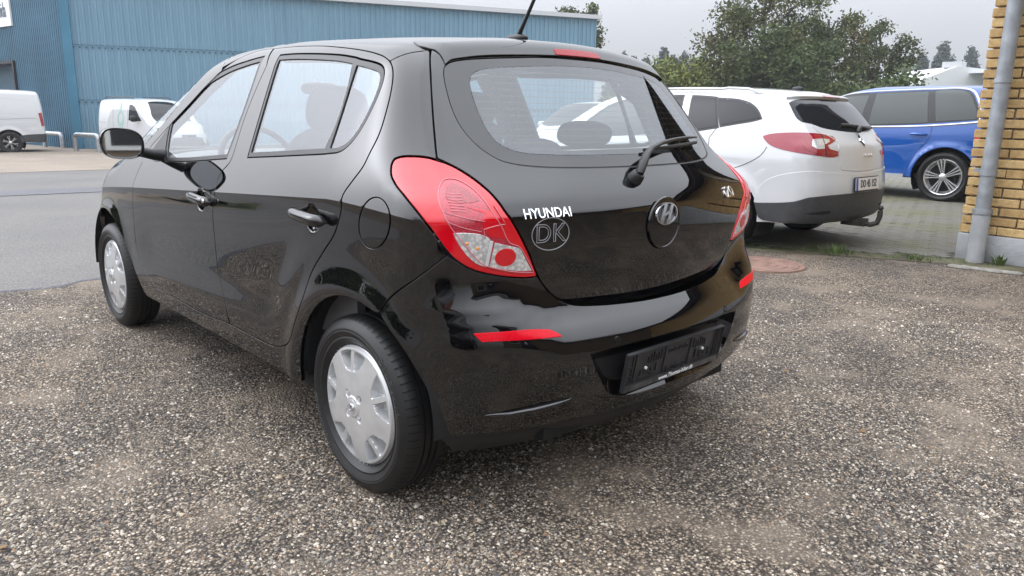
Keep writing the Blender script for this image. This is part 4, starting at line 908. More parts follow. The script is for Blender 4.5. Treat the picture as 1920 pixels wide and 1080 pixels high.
# -- materials of the ground
def m_gravel():
    m = mat('gravel_surface', (.14,.13,.12), .88); oc = objco(m); b = bsdf(m)
    v1 = N(m, 'ShaderNodeTexVoronoi', Scale=105.0); L(m, oc, v1.inputs['Vector']); v2 = N(m, 'ShaderNodeTexVoronoi', Scale=210.0); L(m, oc, v2.inputs['Vector'])
    s1 = N(m, 'ShaderNodeSeparateColor'); L(m, v1.outputs['Color'], s1.inputs[0]); s2 = N(m, 'ShaderNodeSeparateColor'); L(m, v2.outputs['Color'], s2.inputs[0])
    pal = [(0, (.035,.034,.034)), (.30, (.075,.07,.066)), (.55, (.13,.115,.10)), (.72, (.19,.165,.135)), (.86, (.26,.24,.21)), (.95, (.42,.40,.36)), (1, (.56,.54,.50))]
    c1 = ramp(m, s1.outputs[0], pal); c2 = ramp(m, s2.outputs[1], pal)
    gap = ramp(m, v1.outputs['Distance'], [(.32, (1.1,1.1,1.1)), (.64, (.17,.16,.15))])
    big = noise(m, 260, 2, oc); cm = mixc(m, .32, c1.outputs[0], c2.outputs[0]); cg = mixc(m, 1.0, cm, gap.outputs[0], 'MULTIPLY')
    bl = noise(m, 1.1, 6, oc, .62); br = ramp(m, bl.outputs[0], [(.30, (.55,.55,.58)), (.45, (.82,.82,.83)), (.56, (1.02,1.0,.98)), (.72, (1.08,1.0,.91))]); cc = mixc(m, 1.0, cg, br.outputs[0], 'MULTIPLY')
    du = noise(m, 2.3, 7, oc, .6); dr_ = ramp(m, du.outputs[0], [(.50, (0,0,0)), (.66, (.7,.7,.7))]); cd = mixc(m, dr_.outputs[0], cc, (.145,.130,.112)); sc_ = mixc(m, 1.0, cd, (1.50,1.34,1.17), 'MULTIPLY')
    L(m, sc_, b.inputs['Base Color'])
    h = N(m, 'ShaderNodeMath', operation='SUBTRACT'); h.inputs[0].default_value = 1; L(m, v1.outputs['Distance'], h.inputs[1]); bump(m, h.outputs[0], .9, .008)
    return m
def m_asphalt(name='asphalt', c=(.16,.16,.165), s=1.0):
    m = mat(name, c, .85); oc = objco(m); n1 = noise(m, 75, 6, oc, .7); r1 = ramp(m, n1.outputs[0], [(.32, tuple(t*.45 for t in c)), (.5, c), (.70, tuple(min(1, t*1.7) for t in c))])
    n2 = noise(m, .7, 5, oc); r2 = ramp(m, n2.outputs[0], [(.35, (.86,.86,.87)), (.65, (1.06,1.05,1.03))]); L(m, mixc(m, 1.0, r1.outputs[0], r2.outputs[0], 'MULTIPLY'), bsdf(m).inputs['Base Color'])
    bump(m, n1.outputs[0], .5, .006); return m
M_GRAVEL = m_gravel(); M_ASPH = m_asphalt('asphalt', (.136,.130,.124)); M_ASPH2 = m_asphalt('tar_asphalt', (.12,.12,.13)); M_TAN = m_asphalt('tan_paving', (.235,.195,.155))
M_GRASS = vary('grass_ground', (.075,.095,.035), .4, 2, .9, .4, 30); M_SOIL = vary('mossy_soil', (.105,.095,.055), .45, 5, .9, .5, 60)
grid_sheet('ground', -400, 600, -600, 400, 61, 41, -.012, M_GRASS)
grid_sheet('road', -30, 60, -60, 60, 80, 20, -.004, M_ASPH)
# gravel lot with a ragged edge to the road
ed = [(3.77+.05*math.sin(y*3.1)+.03*math.sin(y*11+1)+.03*random.uniform(-1,1)+.02*y, y) for y in np.linspace(9,-4.2,90)]
pav_a, pav_b = (1.95,-4.45), (.10,-5.44)
lot = [(-14,9)]+ed[:1]+ed[1:]+[(3.7,-4.2),(1.95,-4.45),(1.55,-4.66),(1.1,-4.86),(.55,-5.2),(.16,-5.40),(.16,-5.5),(-14,-5.5)]
sheet('gravel_lot', lot[::-1], 0, M_GRAVEL)
# torn asphalt lip along the edge of the gravel
lipv = []; lipf = []
for i, (x, y) in enumerate(ed):
    t = .03+.02*random.random(); lipv += [(x-.012, y, .001), (x+.005, y, .008+.006*random.random()), (x+t, y, -.0025)]
    if i: a = 3*i; lipf += [(a-3, a-2, a+1, a), (a-2, a-1, a+2, a+1)]
lo_ = mesh_obj('road_edge', lipv, lipf, M_ASPH2); struct(lo_)
sheet('tar_strip', [(11.35,8),(12.35,8),(11.5,-2),(10.95,-9),(10.0,-9),(10.5,-2)][::-1], .003, M_ASPH2)
sheet('parking_strip', [(16.9,8),(16.6,-3),(15.0,-30),(60,-30),(60,8)][::-1], .002, M_TAN)
M_LINE = vary('road_paint', (.50,.49,.46), .3, 14, .8)
for (x, ln) in ((17.3, 0), (20.5, 1)):
    for k in range(6 if ln else 1):
        y0 = 6-k*2.6 if ln else 8; y1 = y0-1.5 if ln else -14
        sheet('painted_line', [(x,y0),(x+.16,y0),(x+.16-.05*(y0-y1)*.2,y1),(x-.05*(y0-y1)*.2,y1)], .008, M_LINE)
sheet('mossy_verge', [(1.95,-4.45),(3.7,-4.2),(3.7,-3.9),(1.4,-4.4),(.9,-4.75),(.3,-5.05),(-.6,-5.3),(-14,-5.35),(-14,-5.52),(.16,-5.52),(.16,-5.44)], .004, M_SOIL)
pvb = sheet('paving', [(1.95,-4.47),(.16,-5.46),(.16,-18),(9,-18),(9,-4.3),(3.6,-4.2)], .003, vary('paver_joint_moss', (.07,.075,.04), .5, 6, .95, .4, 80))
# -- concrete pavers
M_PAV = mat('paver_concrete', (.22,.215,.20), .85); oc = objco(M_PAV); oi = N(M_PAV, 'ShaderNodeObjectInfo'); at = N(M_PAV, 'ShaderNodeAttribute', attribute_name='tone')
n_ = noise(M_PAV, 60, 4, oc); r_ = ramp(M_PAV, n_.outputs[0], [(.3, (.115,.11,.095)), (.7, (.18,.17,.145))])
geo = N(M_PAV, 'ShaderNodeNewGeometry'); mo_ = noise(M_PAV, 1.0, 6, geo.outputs['Position'], .6); mr_ = ramp(M_PAV, mo_.outputs[0], [(.44, (0,0,0)), (.64, (.75,.75,.75))])
L(M_PAV, mixc(M_PAV, mr_.outputs[0], r_.outputs[0], (.12,.118,.055)), bsdf(M_PAV).inputs['Base Color']); bump(M_PAV, n_.outputs[0], .4, .004)
pw, pl_ = .105, .21; bx_ = MB().box((0,0,0), (pl_-.007, pw-.007, .05)); pme = bx_.build('paver', M_PAV, None, bevel=.004, seg=1, auto=None); paver_me = pme.data; bpy.data.objects.remove(pme)
ang = math.radians(-28); ca, sa = math.cos(ang), math.sin(ang); spots = []
def in_pav(x, y): return y < -4.47-(1.95-x)*.553-.05 and y < -4.35 and x > .22 and x < 8.5 and y > -17
for i in range(-90, 90):
    for j in range(-140, 140):
        u = (i+.5*(j % 2))*pl_; v = j*pw; x = 2+u*ca-v*sa; y = -7+u*sa+v*ca
        if in_pav(x, y): spots.append((x, y))
def view(x, y, z=0):
    d = Vector((x+1.948, y-1.991, z-1.193)); dz = d.dot(CF_); return (.5+d.dot(CR_)/dz*1400/1920, dz)
def hid(x, y): return 1.0 < x < 5.5 and -6.2 < y < -4.3
spots.sort(key=lambda p: (0 if (.66 < view(*p)[0] < .97 and not hid(*p)) else 1, view(*p)[1]))
near_p, far_p = spots[:300], spots[300:]
for x, y in near_p:
    o = link('paver', paver_me, pvb); o.location = (x, y, -.012+random.uniform(-.002,.002)); o.rotation_euler = (random.uniform(-.012,.012), random.uniform(-.012,.012), ang+random.uniform(-.012,.012))
pv = np.array([v.co for v in paver_me.vertices]); pfs = [tuple(p.vertices) for p in paver_me.polygons]; VV = []; FF = []
for k, (x, y) in enumerate(far_p):
    q = np.c_[x+pv[:,0]*ca-pv[:,1]*sa, y+pv[:,0]*sa+pv[:,1]*ca, pv[:,2]-.012+random.uniform(-.002,.002)]; b = len(VV)*len(pv); VV.append(q); FF += [tuple(i+b for i in f) for f in pfs]
if VV: po = mesh_obj('pavers', np.concatenate(VV), FF, M_PAV, pvb); po['kind'] = 'stuff'
# -- loose stones lying on the gravel lot
def stones(n, smin, smax, xr, yr, dmax, name, pal):
    P = rng.uniform((xr[0], yr[0]), (xr[1], yr[1]), (n*6, 2)); d = (P[:,0]+1.948)*CF_.x+(P[:,1]-1.991)*CF_.y+1.193*.225; lat = (P[:,0]+1.948)*CR_.x+(P[:,1]-1.991)*CR_.y
    keep = (d > 1.0) & (d < dmax) & (np.abs(lat) < d*.75+.15) & (P[:,0] < 3.72+.02*P[:,1]) & (P[:,1] > -4.4-.56*np.clip(1.95-P[:,0], 0, 2)) & (rng.random(len(P)) < np.clip(1.6/d, 0, 1)*np.clip(.62+.28*np.sin(P[:,0]*2.1+1.3*np.sin(P[:,1]*1.7))+.28*np.sin(P[:,1]*3.3+P[:,0]*1.1+2*np.sin(P[:,0]*.9)), .12, 1)); P = P[keep][:n]; n = len(P)
    sz = smin+(smax-smin)*rng.random(n)**2.5; base = np.array([(1,0,0),(.3,.95,0),(-.8,.6,0),(-.8,-.6,0),(.3,-.95,0),(.15,.1,.75),(-.3,-.15,.6)]); fcs = np.array([(0,1,5),(1,2,5),(2,6,5),(2,3,6),(3,4,6),(4,5,6),(4,0,5)])
    a = rng.random(n)*6.283; ca_, sa_ = np.cos(a), np.sin(a); B = base[None]*(1+.30*rng.standard_normal((n,7,3)))*np.array([1,.72,.62])[None]; B *= sz[:,None,None]*.5
    X = P[:,0,None]+B[...,0]*ca_[:,None]-B[...,1]*sa_[:,None]; Y = P[:,1,None]+B[...,0]*sa_[:,None]+B[...,1]*ca_[:,None]; Z = np.where(base[None,:,2] > .2, np.abs(B[...,2])+.001, -.001)
    V = np.stack([X, Y, Z], -1).reshape(-1, 3); Fq = (fcs[None]+7*np.arange(n)[:,None,None]).reshape(-1, 3)
    m = mat('stone_chips', (.2,.2,.2), .8); 
    if not m.node_tree.nodes.get('stonecol'):
        at = N(m, 'ShaderNodeAttribute', attribute_name='stone'); at.name = 'stonecol'; oc = objco(m); nn = noise(m, 300, 3, oc); rr = ramp(m, nn.outputs[0], [(.3, (.7,.7,.7)), (.7, (1.15,1.12,1.1))]); L(m, mixc(m, 1.0, at.outputs['Color'], rr.outputs[0], 'MULTIPLY'), bsdf(m).inputs['Base Color'])
    o = fast_mesh(name, V, Fq, m); cols = np.array([1.03,.97,.89])*np.array(pal)[rng.integers(0, len(pal), n)]*rng.uniform(.7, 1.15, (n,1)); ca2 = o.data.color_attributes.new('stone', 'FLOAT_COLOR', 'POINT')
    ca2.data.foreach_set('color', np.repeat(np.c_[np.clip(cols, 0, .8), np.ones(n)], 7, 0).astype(np.float32).ravel()); o['kind'] = 'stuff'; return o
PAL = [(.06,.058,.06),(.08,.078,.08),(.12,.11,.10),(.15,.13,.11),(.19,.16,.125),(.20,.19,.18),(.26,.24,.21),(.30,.25,.18),(.40,.37,.33),(.55,.53,.49),(.22,.15,.10),(.10,.10,.105),(.14,.14,.145),(.17,.15,.13),(.60,.57,.52),(.46,.43,.39),(.34,.32,.29)]
tag(stones(90000, .006, .017, (-1.9,3.8), (-5.2,2.9), 4.6, 'gravel_chips', PAL), 'small mixed grey and tan stone chips strewn over the lot', 'gravel')
tag(stones(3200, .016, .028, (-1.9,3.8), (-5.2,2.9), 5.5, 'gravel_pebbles', PAL+[(.5,.48,.44),(.45,.38,.28)]), 'larger pale pebbles scattered over the gravel lot', 'gravel')
# -- a few fallen leaves
M_DEAD = vary('dead_leaf', (.20,.115,.045), .4, 60, .8)
lv = []; lf = []
for i in range(7):
    t = i/6; w_ = .45*math.sin(math.pi*min(1, t*.95+.05))**.8
    lv += [(t-.5, -w_*.55, .10*abs(t-.5)+.06), (t-.5, 0, .02+.10*abs(t-.5)), (t-.5, w_*.55, .13*abs(t-.5)+.05)]
    if i: a = 3*i; lf += [(a-3, a-2, a+1, a), (a-2, a-1, a+2, a+1)]
lfo = mesh_obj('fallen_leaf', lv, lf, M_DEAD, None, smooth=True); lme = lfo.data; bpy.data.objects.remove(lfo)
for k, (x, y) in enumerate(((-.95,.55),(-.62,1.62),(.35,1.75),(-.35,-1.35),(.15,-2.4),(-.9,-.9),(.95,2.1),(-1.05,1.15))):
    o = link('fallen_leaf', lme); sz = random.uniform(.030,.046); o.scale = (sz,)*3; o.location = (x, y, .006); o.rotation_euler = (random.uniform(-.2,.2), random.uniform(-.2,.2), random.uniform(0,6.28)); tag(o, 'small dry brown leaf lying on the gravel', 'leaf', 'dry leaves fallen on the gravel')
# -- manhole cover
mh = MB().lathe([(0,.012),(.05,.012),(.055,.007),(.085,.007),(.09,.012),(.125,.012),(.13,.007),(.16,.007),(.165,.012),(.20,.012),(.205,.007),(.235,.007),(.24,.012),(.285,.012),(.29,.004),(.298,.004),(.303,.014),(.34,.014),(.345,-.002)], 64, 'z', (1.12,-3.78,0))
tag(mh.build('manhole_cover', vary('rusty_iron', (.21,.125,.095), .3, 12, .75, .4, 150)), 'round rusty iron manhole cover set in gravel beyond the black car', 'manhole cover')
# -- tufts
M_LEAFG = vary('tuft_green', (.09,.14,.035), .4, 8, .7)
def tuft(name, label, x, y, n, h, spread, cat='grass', broad=1.0):
    b = MB()
    for _ in range(n):
        a = random.uniform(0, 6.283); r = spread*random.random()**.7; bx, by = x+r*math.cos(a), y+r*math.sin(a); hh = h*random.uniform(.5,1); l = random.uniform(.2,.9)*hh; w_ = .0035*broad*random.uniform(.7,1.5); c, s_ = math.cos(a+random.uniform(-.6,.6)), math.sin(a+random.uniform(-.6,.6))
        b.add([(bx-s_*w_, by+c*w_, .002), (bx+s_*w_, by-c*w_, .002), (bx+c*l*.5+s_*w_, by+s_*l*.5-c*w_, hh*.7), (bx+c*l*.5-s_*w_, by+s_*l*.5+c*w_, hh*.7), (bx+c*l, by+s_*l, hh)], [(0,1,2,3),(3,2,4)])
    return tag(b.build(name, M_LEAFG, None, auto=None), label, cat)
tuft('grass_tuft', 'largest grass tuft at the front edge of the paving', .98, -4.86, 70, .10, .16)
tuft('grass_tuft', 'small grass tuft at the paving edge near the downpipe', .40, -5.12, 40, .08, .10)
tuft('weed_plant', 'leafy weed growing against the grey wall base', -.20, -5.43, 16, .11, .05, 'plant', 3)
vs_ = MB()
for k in range(420):
    x = random.uniform(-1.2,1.95); y = -4.47-(1.95-x)*.5+random.gauss(0,.12)
    if y < -5.42: continue
    for _ in range(4):
        a = random.uniform(0,6.283); r = .03*random.random(); l = random.uniform(.008,.03); bx, by = x+r*math.cos(a), y+r*math.sin(a); w_ = .003
        vs_.add([(bx-w_, by, .002), (bx+w_, by, .002), (bx+l*math.cos(a), by+l*math.sin(a), l*.8+.004)], [(0,1,2)])
vo_ = vs_.build('verge_sprigs', M_LEAFG, None, auto=None); vo_['kind'] = 'stuff'; tag(vo_, 'low moss and grass sprigs along the front edge of the paving', 'moss')
sl = MB()
for i in range(7): sl.sell((.0-.07*i+.02, -5.02-.012*i, .008), (.13,.10+.03*math.sin(i*2),.035), 2.6, 10, 6)
tag(sl.build('stone_slab', vary('slab_concrete', (.25,.24,.21), .3, 20, .9, .5, 90)), 'broken flat stone slab in the dirt before the brick wall', 'stone')

# ================================================================ yellow brick building on the right
brk = thing('brick_building', 'yellow brick building corner with grey plinth at the right edge', 'building', (0,0,0))
M_BRICK = mat('yellow_brick', (.46,.30,.12), .85); oc = objco(M_BRICK); oi = N(M_BRICK, 'ShaderNodeObjectInfo'); geo = N(M_BRICK, 'ShaderNodeNewGeometry')
n1 = noise(M_BRICK, 22, 5, geo.outputs['Position']); r1 = ramp(M_BRICK, n1.outputs[0], [(.3, (.46,.30,.125)), (.55, (.58,.40,.18)), (.75, (.64,.47,.24))]); rr = ramp(M_BRICK, oi.outputs['Random'], [(0, (.82,.78,.74)), (.6, (1,1,1)), (1, (1.08,1.10,1.12))])
n2 = noise(M_BRICK, 130, 3, geo.outputs['Position']); sp2_ = ramp(M_BRICK, n2.outputs[0], [(.30, (.35,.3,.25)), (.42, (1,1,1))]); L(M_BRICK, mixc(M_BRICK, 1.0, mixc(M_BRICK, 1.0, r1.outputs[0], rr.outputs[0], 'MULTIPLY'), sp2_.outputs[0], 'MULTIPLY'), bsdf(M_BRICK).inputs['Base Color']); bump(M_BRICK, n2.outputs[0], .5, .006)
M_MORT = vary('mortar', (.40,.35,.27), .3, 30, .95, .5, 120); M_PLINTH = vary('grey_plinth', (.36,.37,.38), .15, 6, .85, .4, 60)
CS, BL = .0835, .285; WX, WY = .16, -5.56; PZ = .235
wl = MB().box((WX-4.02, WY-2.62, (PZ+3.4)/2), (8.0, 5.2, 3.4-PZ)).build('wall_core', M_MORT, brk, auto=None)
MB().box((WX-4.0+.02, WY-2.6+.03, PZ/2), (8.0, 5.24, PZ)).build('plinth', M_PLINTH, brk, bevel=.01)
bk_me = []
for wid in (BL, BL/2):
    for v_ in range(3):
        bb = MB().box((0,0,0), (wid-.012, .10, CS-.014)).build('brick', M_BRICK, None, bevel=.005, seg=1, auto=None)
        for vt in bb.data.vertices: vt.co += Vector((random.uniform(-.0025,.0025), random.uniform(-.002,.002), random.uniform(-.0025,.0025)))
        bk_me.append(bb.data); bpy.data.objects.remove(bb)
rest = MB()
for c in range(37):
    z = PZ+CS*(c+.5); x = WX+.018; first = True; k = 0
    half = c % 2 == 1
    while x > WX-7.6:
        wid = BL/2 if (half and first) else BL; cx = x-wid/2; first = False
        jit = (random.uniform(-.008,.010) if k == 0 else 0); y = WY-.03+random.uniform(-.003,.003)
        if cx > -1.2 and z < 2.75:
            o = link('brick', bk_me[(3 if wid < BL else 0)+random.randrange(3)], brk); o.location = (cx+jit, y, z+random.uniform(-.002,.002)); o.rotation_euler = (random.uniform(-.01,.01), random.uniform(-.008,.008), random.uniform(-.012,.012))
        else: rest.box((cx, y, z), (wid-.012, .10, CS-.014))
        x -= wid; k += 1
    # return face towards +x
    for k in range(8): rest.box((WX-.03+.012, WY-.16-.29*k-(.145 if half else 0), z), (.10, .27, CS-.014))
ro = rest.build('far_bricks', M_BRICK, brk, auto=None); ro['kind'] = 'stuff'
MB().box((WX-3.8, WY-2.6, 3.45), (8.8, 6.2, .12)).add([(WX-8.3,WY+.6,3.52),(WX+.6,WY+.6,3.52),(WX+.6,WY-5.8,3.52),(WX-8.3,WY-5.8,3.52),(WX-8.3,WY-2.6,5.0),(WX+.6,WY-2.6,5.0)], [(0,1,5,4),(2,3,4,5),(1,2,5),(3,0,4),(0,3,2,1)]).build('roof', vary('dark_roof', (.05,.045,.045), .2, 8, .8), brk, auto=None)
# downpipe standing off the wall
M_ZINC = vary('zinc', (.30,.32,.34), .22, 9, .55, .15, 60, .35)
dp = thing('downpipe', 'grey zinc downpipe with collars fixed to the brick wall', 'pipe', (.0,WY+.10,0))
px_ = .0; 
def dpt(z): return (-.005, .02, z)
pi = MB().tube([dpt(.0), dpt(.45)], .070, 20).build('lower_pipe', M_PLINTH, dp, auto=60); MB().tube([dpt(.45), dpt(1.2), dpt(3.45)], .060, 20).build('pipe', M_ZINC, dp, auto=60)
for z in (.45, .78, 1.55): MB().tube([dpt(z-.02), dpt(z+.02)],   .068 if z > .5 else .078, 20).build('collar', M_ZINC, dp, auto=40)
MB().box((.085,-.02,.80), (.05,.06,.03)).build('bracket', M_ZINC, dp)
# house behind the camera, mirrored in the tailgate
def m_brickwall():
    m = mat('brown_brick_wall', (.3,.2,.1), .85); oc = objco(m); mp = N(m, 'ShaderNodeMapping'); L(m, oc, mp.inputs['Vector']); mp.inputs['Rotation'].default_value = (math.radians(90), 0, math.radians(90))
    bt = N(m, 'ShaderNodeTexBrick'); L(m, mp.outputs[0], bt.inputs['Vector']); bt.inputs['Scale'].default_value = 1; bt.inputs['Brick Width'].default_value = .24; bt.inputs['Row Height'].default_value = .075; bt.inputs['Mortar Size'].default_value = .008
    bt.inputs['Color1'].default_value = (.42,.27,.115,1); bt.inputs['Color2'].default_value = (.34,.215,.09,1); bt.inputs['Mortar'].default_value = (.12,.09,.06,1); L(m, bt.outputs[0], bsdf(m).inputs['Base Color']); return m
hs_ = thing('brick_house', 'yellow brick house behind the viewer with dark shop door, mirrored in the tailgate', 'building', (-7,-1,0))
MB().box((-2.6,-.6,1.4), (5.2,8.2,2.8)).build('wall', m_brickwall(), hs_, auto=None)
MB().add([(.7,-5.0,2.75),(.7,4.0,2.75),(-5.9,4.0,2.75),(-5.9,-5.0,2.75),(-2.6,-5.0,4.9),(-2.6,4.0,4.9)], [(0,1,5,4),(2,3,4,5),(1,2,5),(3,0,4),(0,3,2,1)]).build('roof', MATS['dark_roof'], hs_, auto=None)
dd_ = MB().box((.03,.55,1.05), (.06,1.0,2.1)).build('door', mat('door_dark', (.03,.03,.035), .3), hs_, bevel=.01); MB().box((.065,.55,1.35), (.02,.7,1.1)).build('door_pane', M_TINT, dd_)
wd_ = MB().box((.03,1.9,1.25), (.06,1.2,1.3)).build('window', mat('win_frame', (.5,.5,.48), .5), hs_, bevel=.01); MB().box((.065,1.9,1.25), (.02,1.05,1.15)).build('pane', M_TINT, wd_)
MB().box((.08,.55,.75), (.02,.22,.3)).build('notice', M_WHITE, dd_)

# ================================================================ blue corrugated hall
P0 = Vector((26.9,-4.86,-.2)); P1 = Vector((19.6,-22.8,-.2)); fdir = (P1-P0).normalized(); fl_ = (P1-P0).length; nrm = Vector((-fdir.y, fdir.x, 0)); nrm = nrm if nrm.dot(Vector((-1.9,2,0))-P0) > 0 else -nrm
hR = Vector((CR_.x, CR_.y, 0)).normalized(); hF = Vector((CF_.x, CF_.y, 0)).normalized(); gdir = (-hR*.8+hF*.6).normalized(); gn = Vector((-gdir.y, gdir.x, 0)); gn = gn if gn.dot(Vector((-1.9,2,0))-P0) > 0 else -gn
hall = thing('industrial_hall', 'large blue corrugated metal hall across the road', 'building', tuple(P0))
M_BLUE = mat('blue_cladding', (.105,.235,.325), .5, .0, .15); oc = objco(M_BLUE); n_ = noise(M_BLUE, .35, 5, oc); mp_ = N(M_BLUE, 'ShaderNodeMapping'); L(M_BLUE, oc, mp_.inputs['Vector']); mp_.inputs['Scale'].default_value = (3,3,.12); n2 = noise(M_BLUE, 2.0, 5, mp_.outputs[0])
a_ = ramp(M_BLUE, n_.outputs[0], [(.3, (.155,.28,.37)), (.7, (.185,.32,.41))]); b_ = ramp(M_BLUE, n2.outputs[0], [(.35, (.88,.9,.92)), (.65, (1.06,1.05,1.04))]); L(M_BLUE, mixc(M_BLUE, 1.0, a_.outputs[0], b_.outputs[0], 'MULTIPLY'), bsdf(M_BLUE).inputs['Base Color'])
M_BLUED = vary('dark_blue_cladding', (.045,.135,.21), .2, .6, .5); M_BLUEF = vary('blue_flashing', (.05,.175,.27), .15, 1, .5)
def cladding(name, d, n, length, z0, z1, pitch, deep, m, gaps=()):
    V = []; Fc = []; k = 0; t = 0
    prof = []
    while t < length:
        prof += [(t, 0), (t+pitch*.52, 0), (t+pitch*.60, deep), (t+pitch*.92, deep)]; t += pitch
    prof.append((t, 0))
    for i, (s_, o) in enumerate(prof):
        p = d*s_+n*o
        for z in (z0, z1): V.append((p.x, p.y, z))
        if i: a = 2*i; Fc.append((a-2, a, a+1, a-1))
    return mesh_obj(name, V, Fc, m, hall)
HH = 5.35
cladding('front_cladding', fdir, nrm, fl_, 0, HH, .19, .035, M_BLUE)
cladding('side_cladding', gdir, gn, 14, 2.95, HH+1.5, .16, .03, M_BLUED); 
# side wall below the door head: two runs with the doorway between
def sub_clad(t0, t1, z0, z1):
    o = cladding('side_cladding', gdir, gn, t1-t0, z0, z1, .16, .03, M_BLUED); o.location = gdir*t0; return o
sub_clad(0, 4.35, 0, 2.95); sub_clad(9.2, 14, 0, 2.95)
b = MB(); M3 = Matrix((gdir, gn, Vector((0,0,1)))).transposed()
def gbox(t, o, z, d): return (tuple(gdir*t+gn*o+Vector((0,0,z))), d)
for (t, o, z, d) in ((4.42,-.2,1.48,(.12,.6,2.96)),(6.8,-.2,2.98,(4.9,.6,.1))): c_, d_ = gbox(t, o, z, d); b.box(c_, d_, M3)
b.build('door_frame', mat('dark_frame', (.02,.02,.025), .6), hall, auto=None)
c_, d_ = gbox(7.0,-.6,1.5,(5.0,.1,3.0)); MB().box(c_, d_, M3).build('gate_door', vary('deep_blue', (.02,.085,.15), .15, 1, .5), hall)
# corner strip, eaves strip, roof
c_ = nrm*.03; MB().box((c_.x, c_.y, HH/2), (.28,.28,HH), Matrix.Rotation(math.atan2(fdir.y, fdir.x), 3, 'Z')).build('corner_strip', M_BLUEF, hall)
Mf_ = Matrix((fdir, nrm, Vector((0,0,1)))).transposed(); m_ = fdir*(fl_/2)
MB().box(tuple(m_+nrm*.05+Vector((0,0,HH+.06))), (fl_+.3,.3,.16), Mf_).build('eaves_gutter', mat('pale_gutter', (.55,.56,.57), .5), hall)
bk = -nrm*14; V = [tuple(v) for v in (Vector((0,0,HH)), fdir*fl_+Vector((0,0,HH)), fdir*fl_+bk+Vector((0,0,HH+1)), bk+Vector((0,0,HH+1)), fdir*fl_, fdir*fl_+bk)]
mesh_obj('roof', V, [(0,1,2,3)], mat('roof_grey', (.3,.3,.3), .8), hall); mesh_obj('end_wall', V, [(1,4,5,2)], M_BLUE, hall)
# dark strips painted as the thin shadow line at the sheet laps
for zr in (1.66, 3.43):
    m_ = fdir*(fl_/2)+nrm*.034+Vector((0,0,zr)); MB().box(tuple(m_), (fl_,.012,.02), Mf_).build('lap_shadow_line', MATS.get('lap_shadow') or mat('lap_shadow', (.07,.15,.21), .6), hall, auto=None)
# rows of sheet fixings
fx = MB()
for zr in (1.58, 3.35):
    t = .19*.76
    while t < fl_: p = fdir*t+nrm*.038; fx.box((p.x, p.y, zr), (.045,.045,.055), Matrix.Rotation(math.atan2(fdir.y, fdir.x), 3, 'Z')); t += .19
fo = fx.build('sheet_fixings', mat('fixing_dark', (.03,.07,.10), .6), hall, auto=None); fo['kind'] = 'stuff'
# sign board with lettering, notice plates
sg_ = thing('wall_sign', 'white company sign board high on the dark blue side wall', 'sign', tuple(P0+gdir*4.25+gn*.06+Vector((0,0,4.22))))
MB().box((0,0,.55), (3.0,.06,1.1), M3).build('board', mat('sign_white', (.78,.79,.80), .4), sg_).location = gdir*1.0
sg_.children[0].location = gdir*(1.48-.15)
me = text_mesh('bravida', .74, .01, space=.95, wide=.55); xx = -gdir; me.transform(Matrix(((xx.x, 0, gn.x, 0), (xx.y, 0, gn.y, 0), (0, 1, 0, 0), (0,0,0,1)))); me.materials.append(mat('sign_grey', (.10,.13,.17), .5)); lt = link('lettering', me, sg_); lt.location = gdir*.72+gn*.035+Vector((0,0,.54))
nt_ = MB().box((0,0,0), (.24,.03,.44), M3).build('notice_plate', mat('plate_pale', (.45,.46,.46), .5)); nt_.location = P0+gdir*3.05+gn*.06+Vector((0,0,1.45)); tag(nt_, 'small pale notice plate on the dark blue side wall', 'notice')
for p_, lab in ((P0+fdir*9.4+nrm*.07+Vector((0,0,1.65)), 'small pale notice plate on the blue front wall seen through the car window'),):
    q_ = MB().box((0,0,0), (.3,.03,.35), Mf_).build('notice_plate', MATS['plate_pale']); q_.location = p_; tag(q_, lab, 'notice')
# galvanised hoops before the hall
M_GALV = vary('galvanised', (.42,.44,.46), .2, 12, .45, 0, 40, .6)
def hoop(a, b_, h, label):
    a, b_ = Vector(a), Vector(b_); d = (b_-a); n = d.length; d.normalize(); r = .14; pts = [a]
    for t in np.linspace(0, math.pi/2, 6): pts.append(a+d*(r-r*math.cos(t))+Vector((0,0,h-r+r*math.sin(t))))
    for t in np.linspace(math.pi/2, 0, 6): pts.append(b_-d*(r-r*math.cos(t))+Vector((0,0,h-r+r*math.sin(t))))
    pts.append(b_); o = MB().tube([tuple(p) for p in pts], .07, 12).build('hoop_barrier', M_GALV, auto=70); tag(o, label, 'barrier', 'hoop barriers before the blue hall')
hoop((28.6,-4.2,-.2), (27.3,-4.45,-.2), .52, 'galvanised steel hoop barrier nearer the parked white van at the left')
hoop((25.5,-4.42,-.2), (24.3,-4.79,-.2), .56, 'galvanised steel hoop barrier just left of the black car mirror')
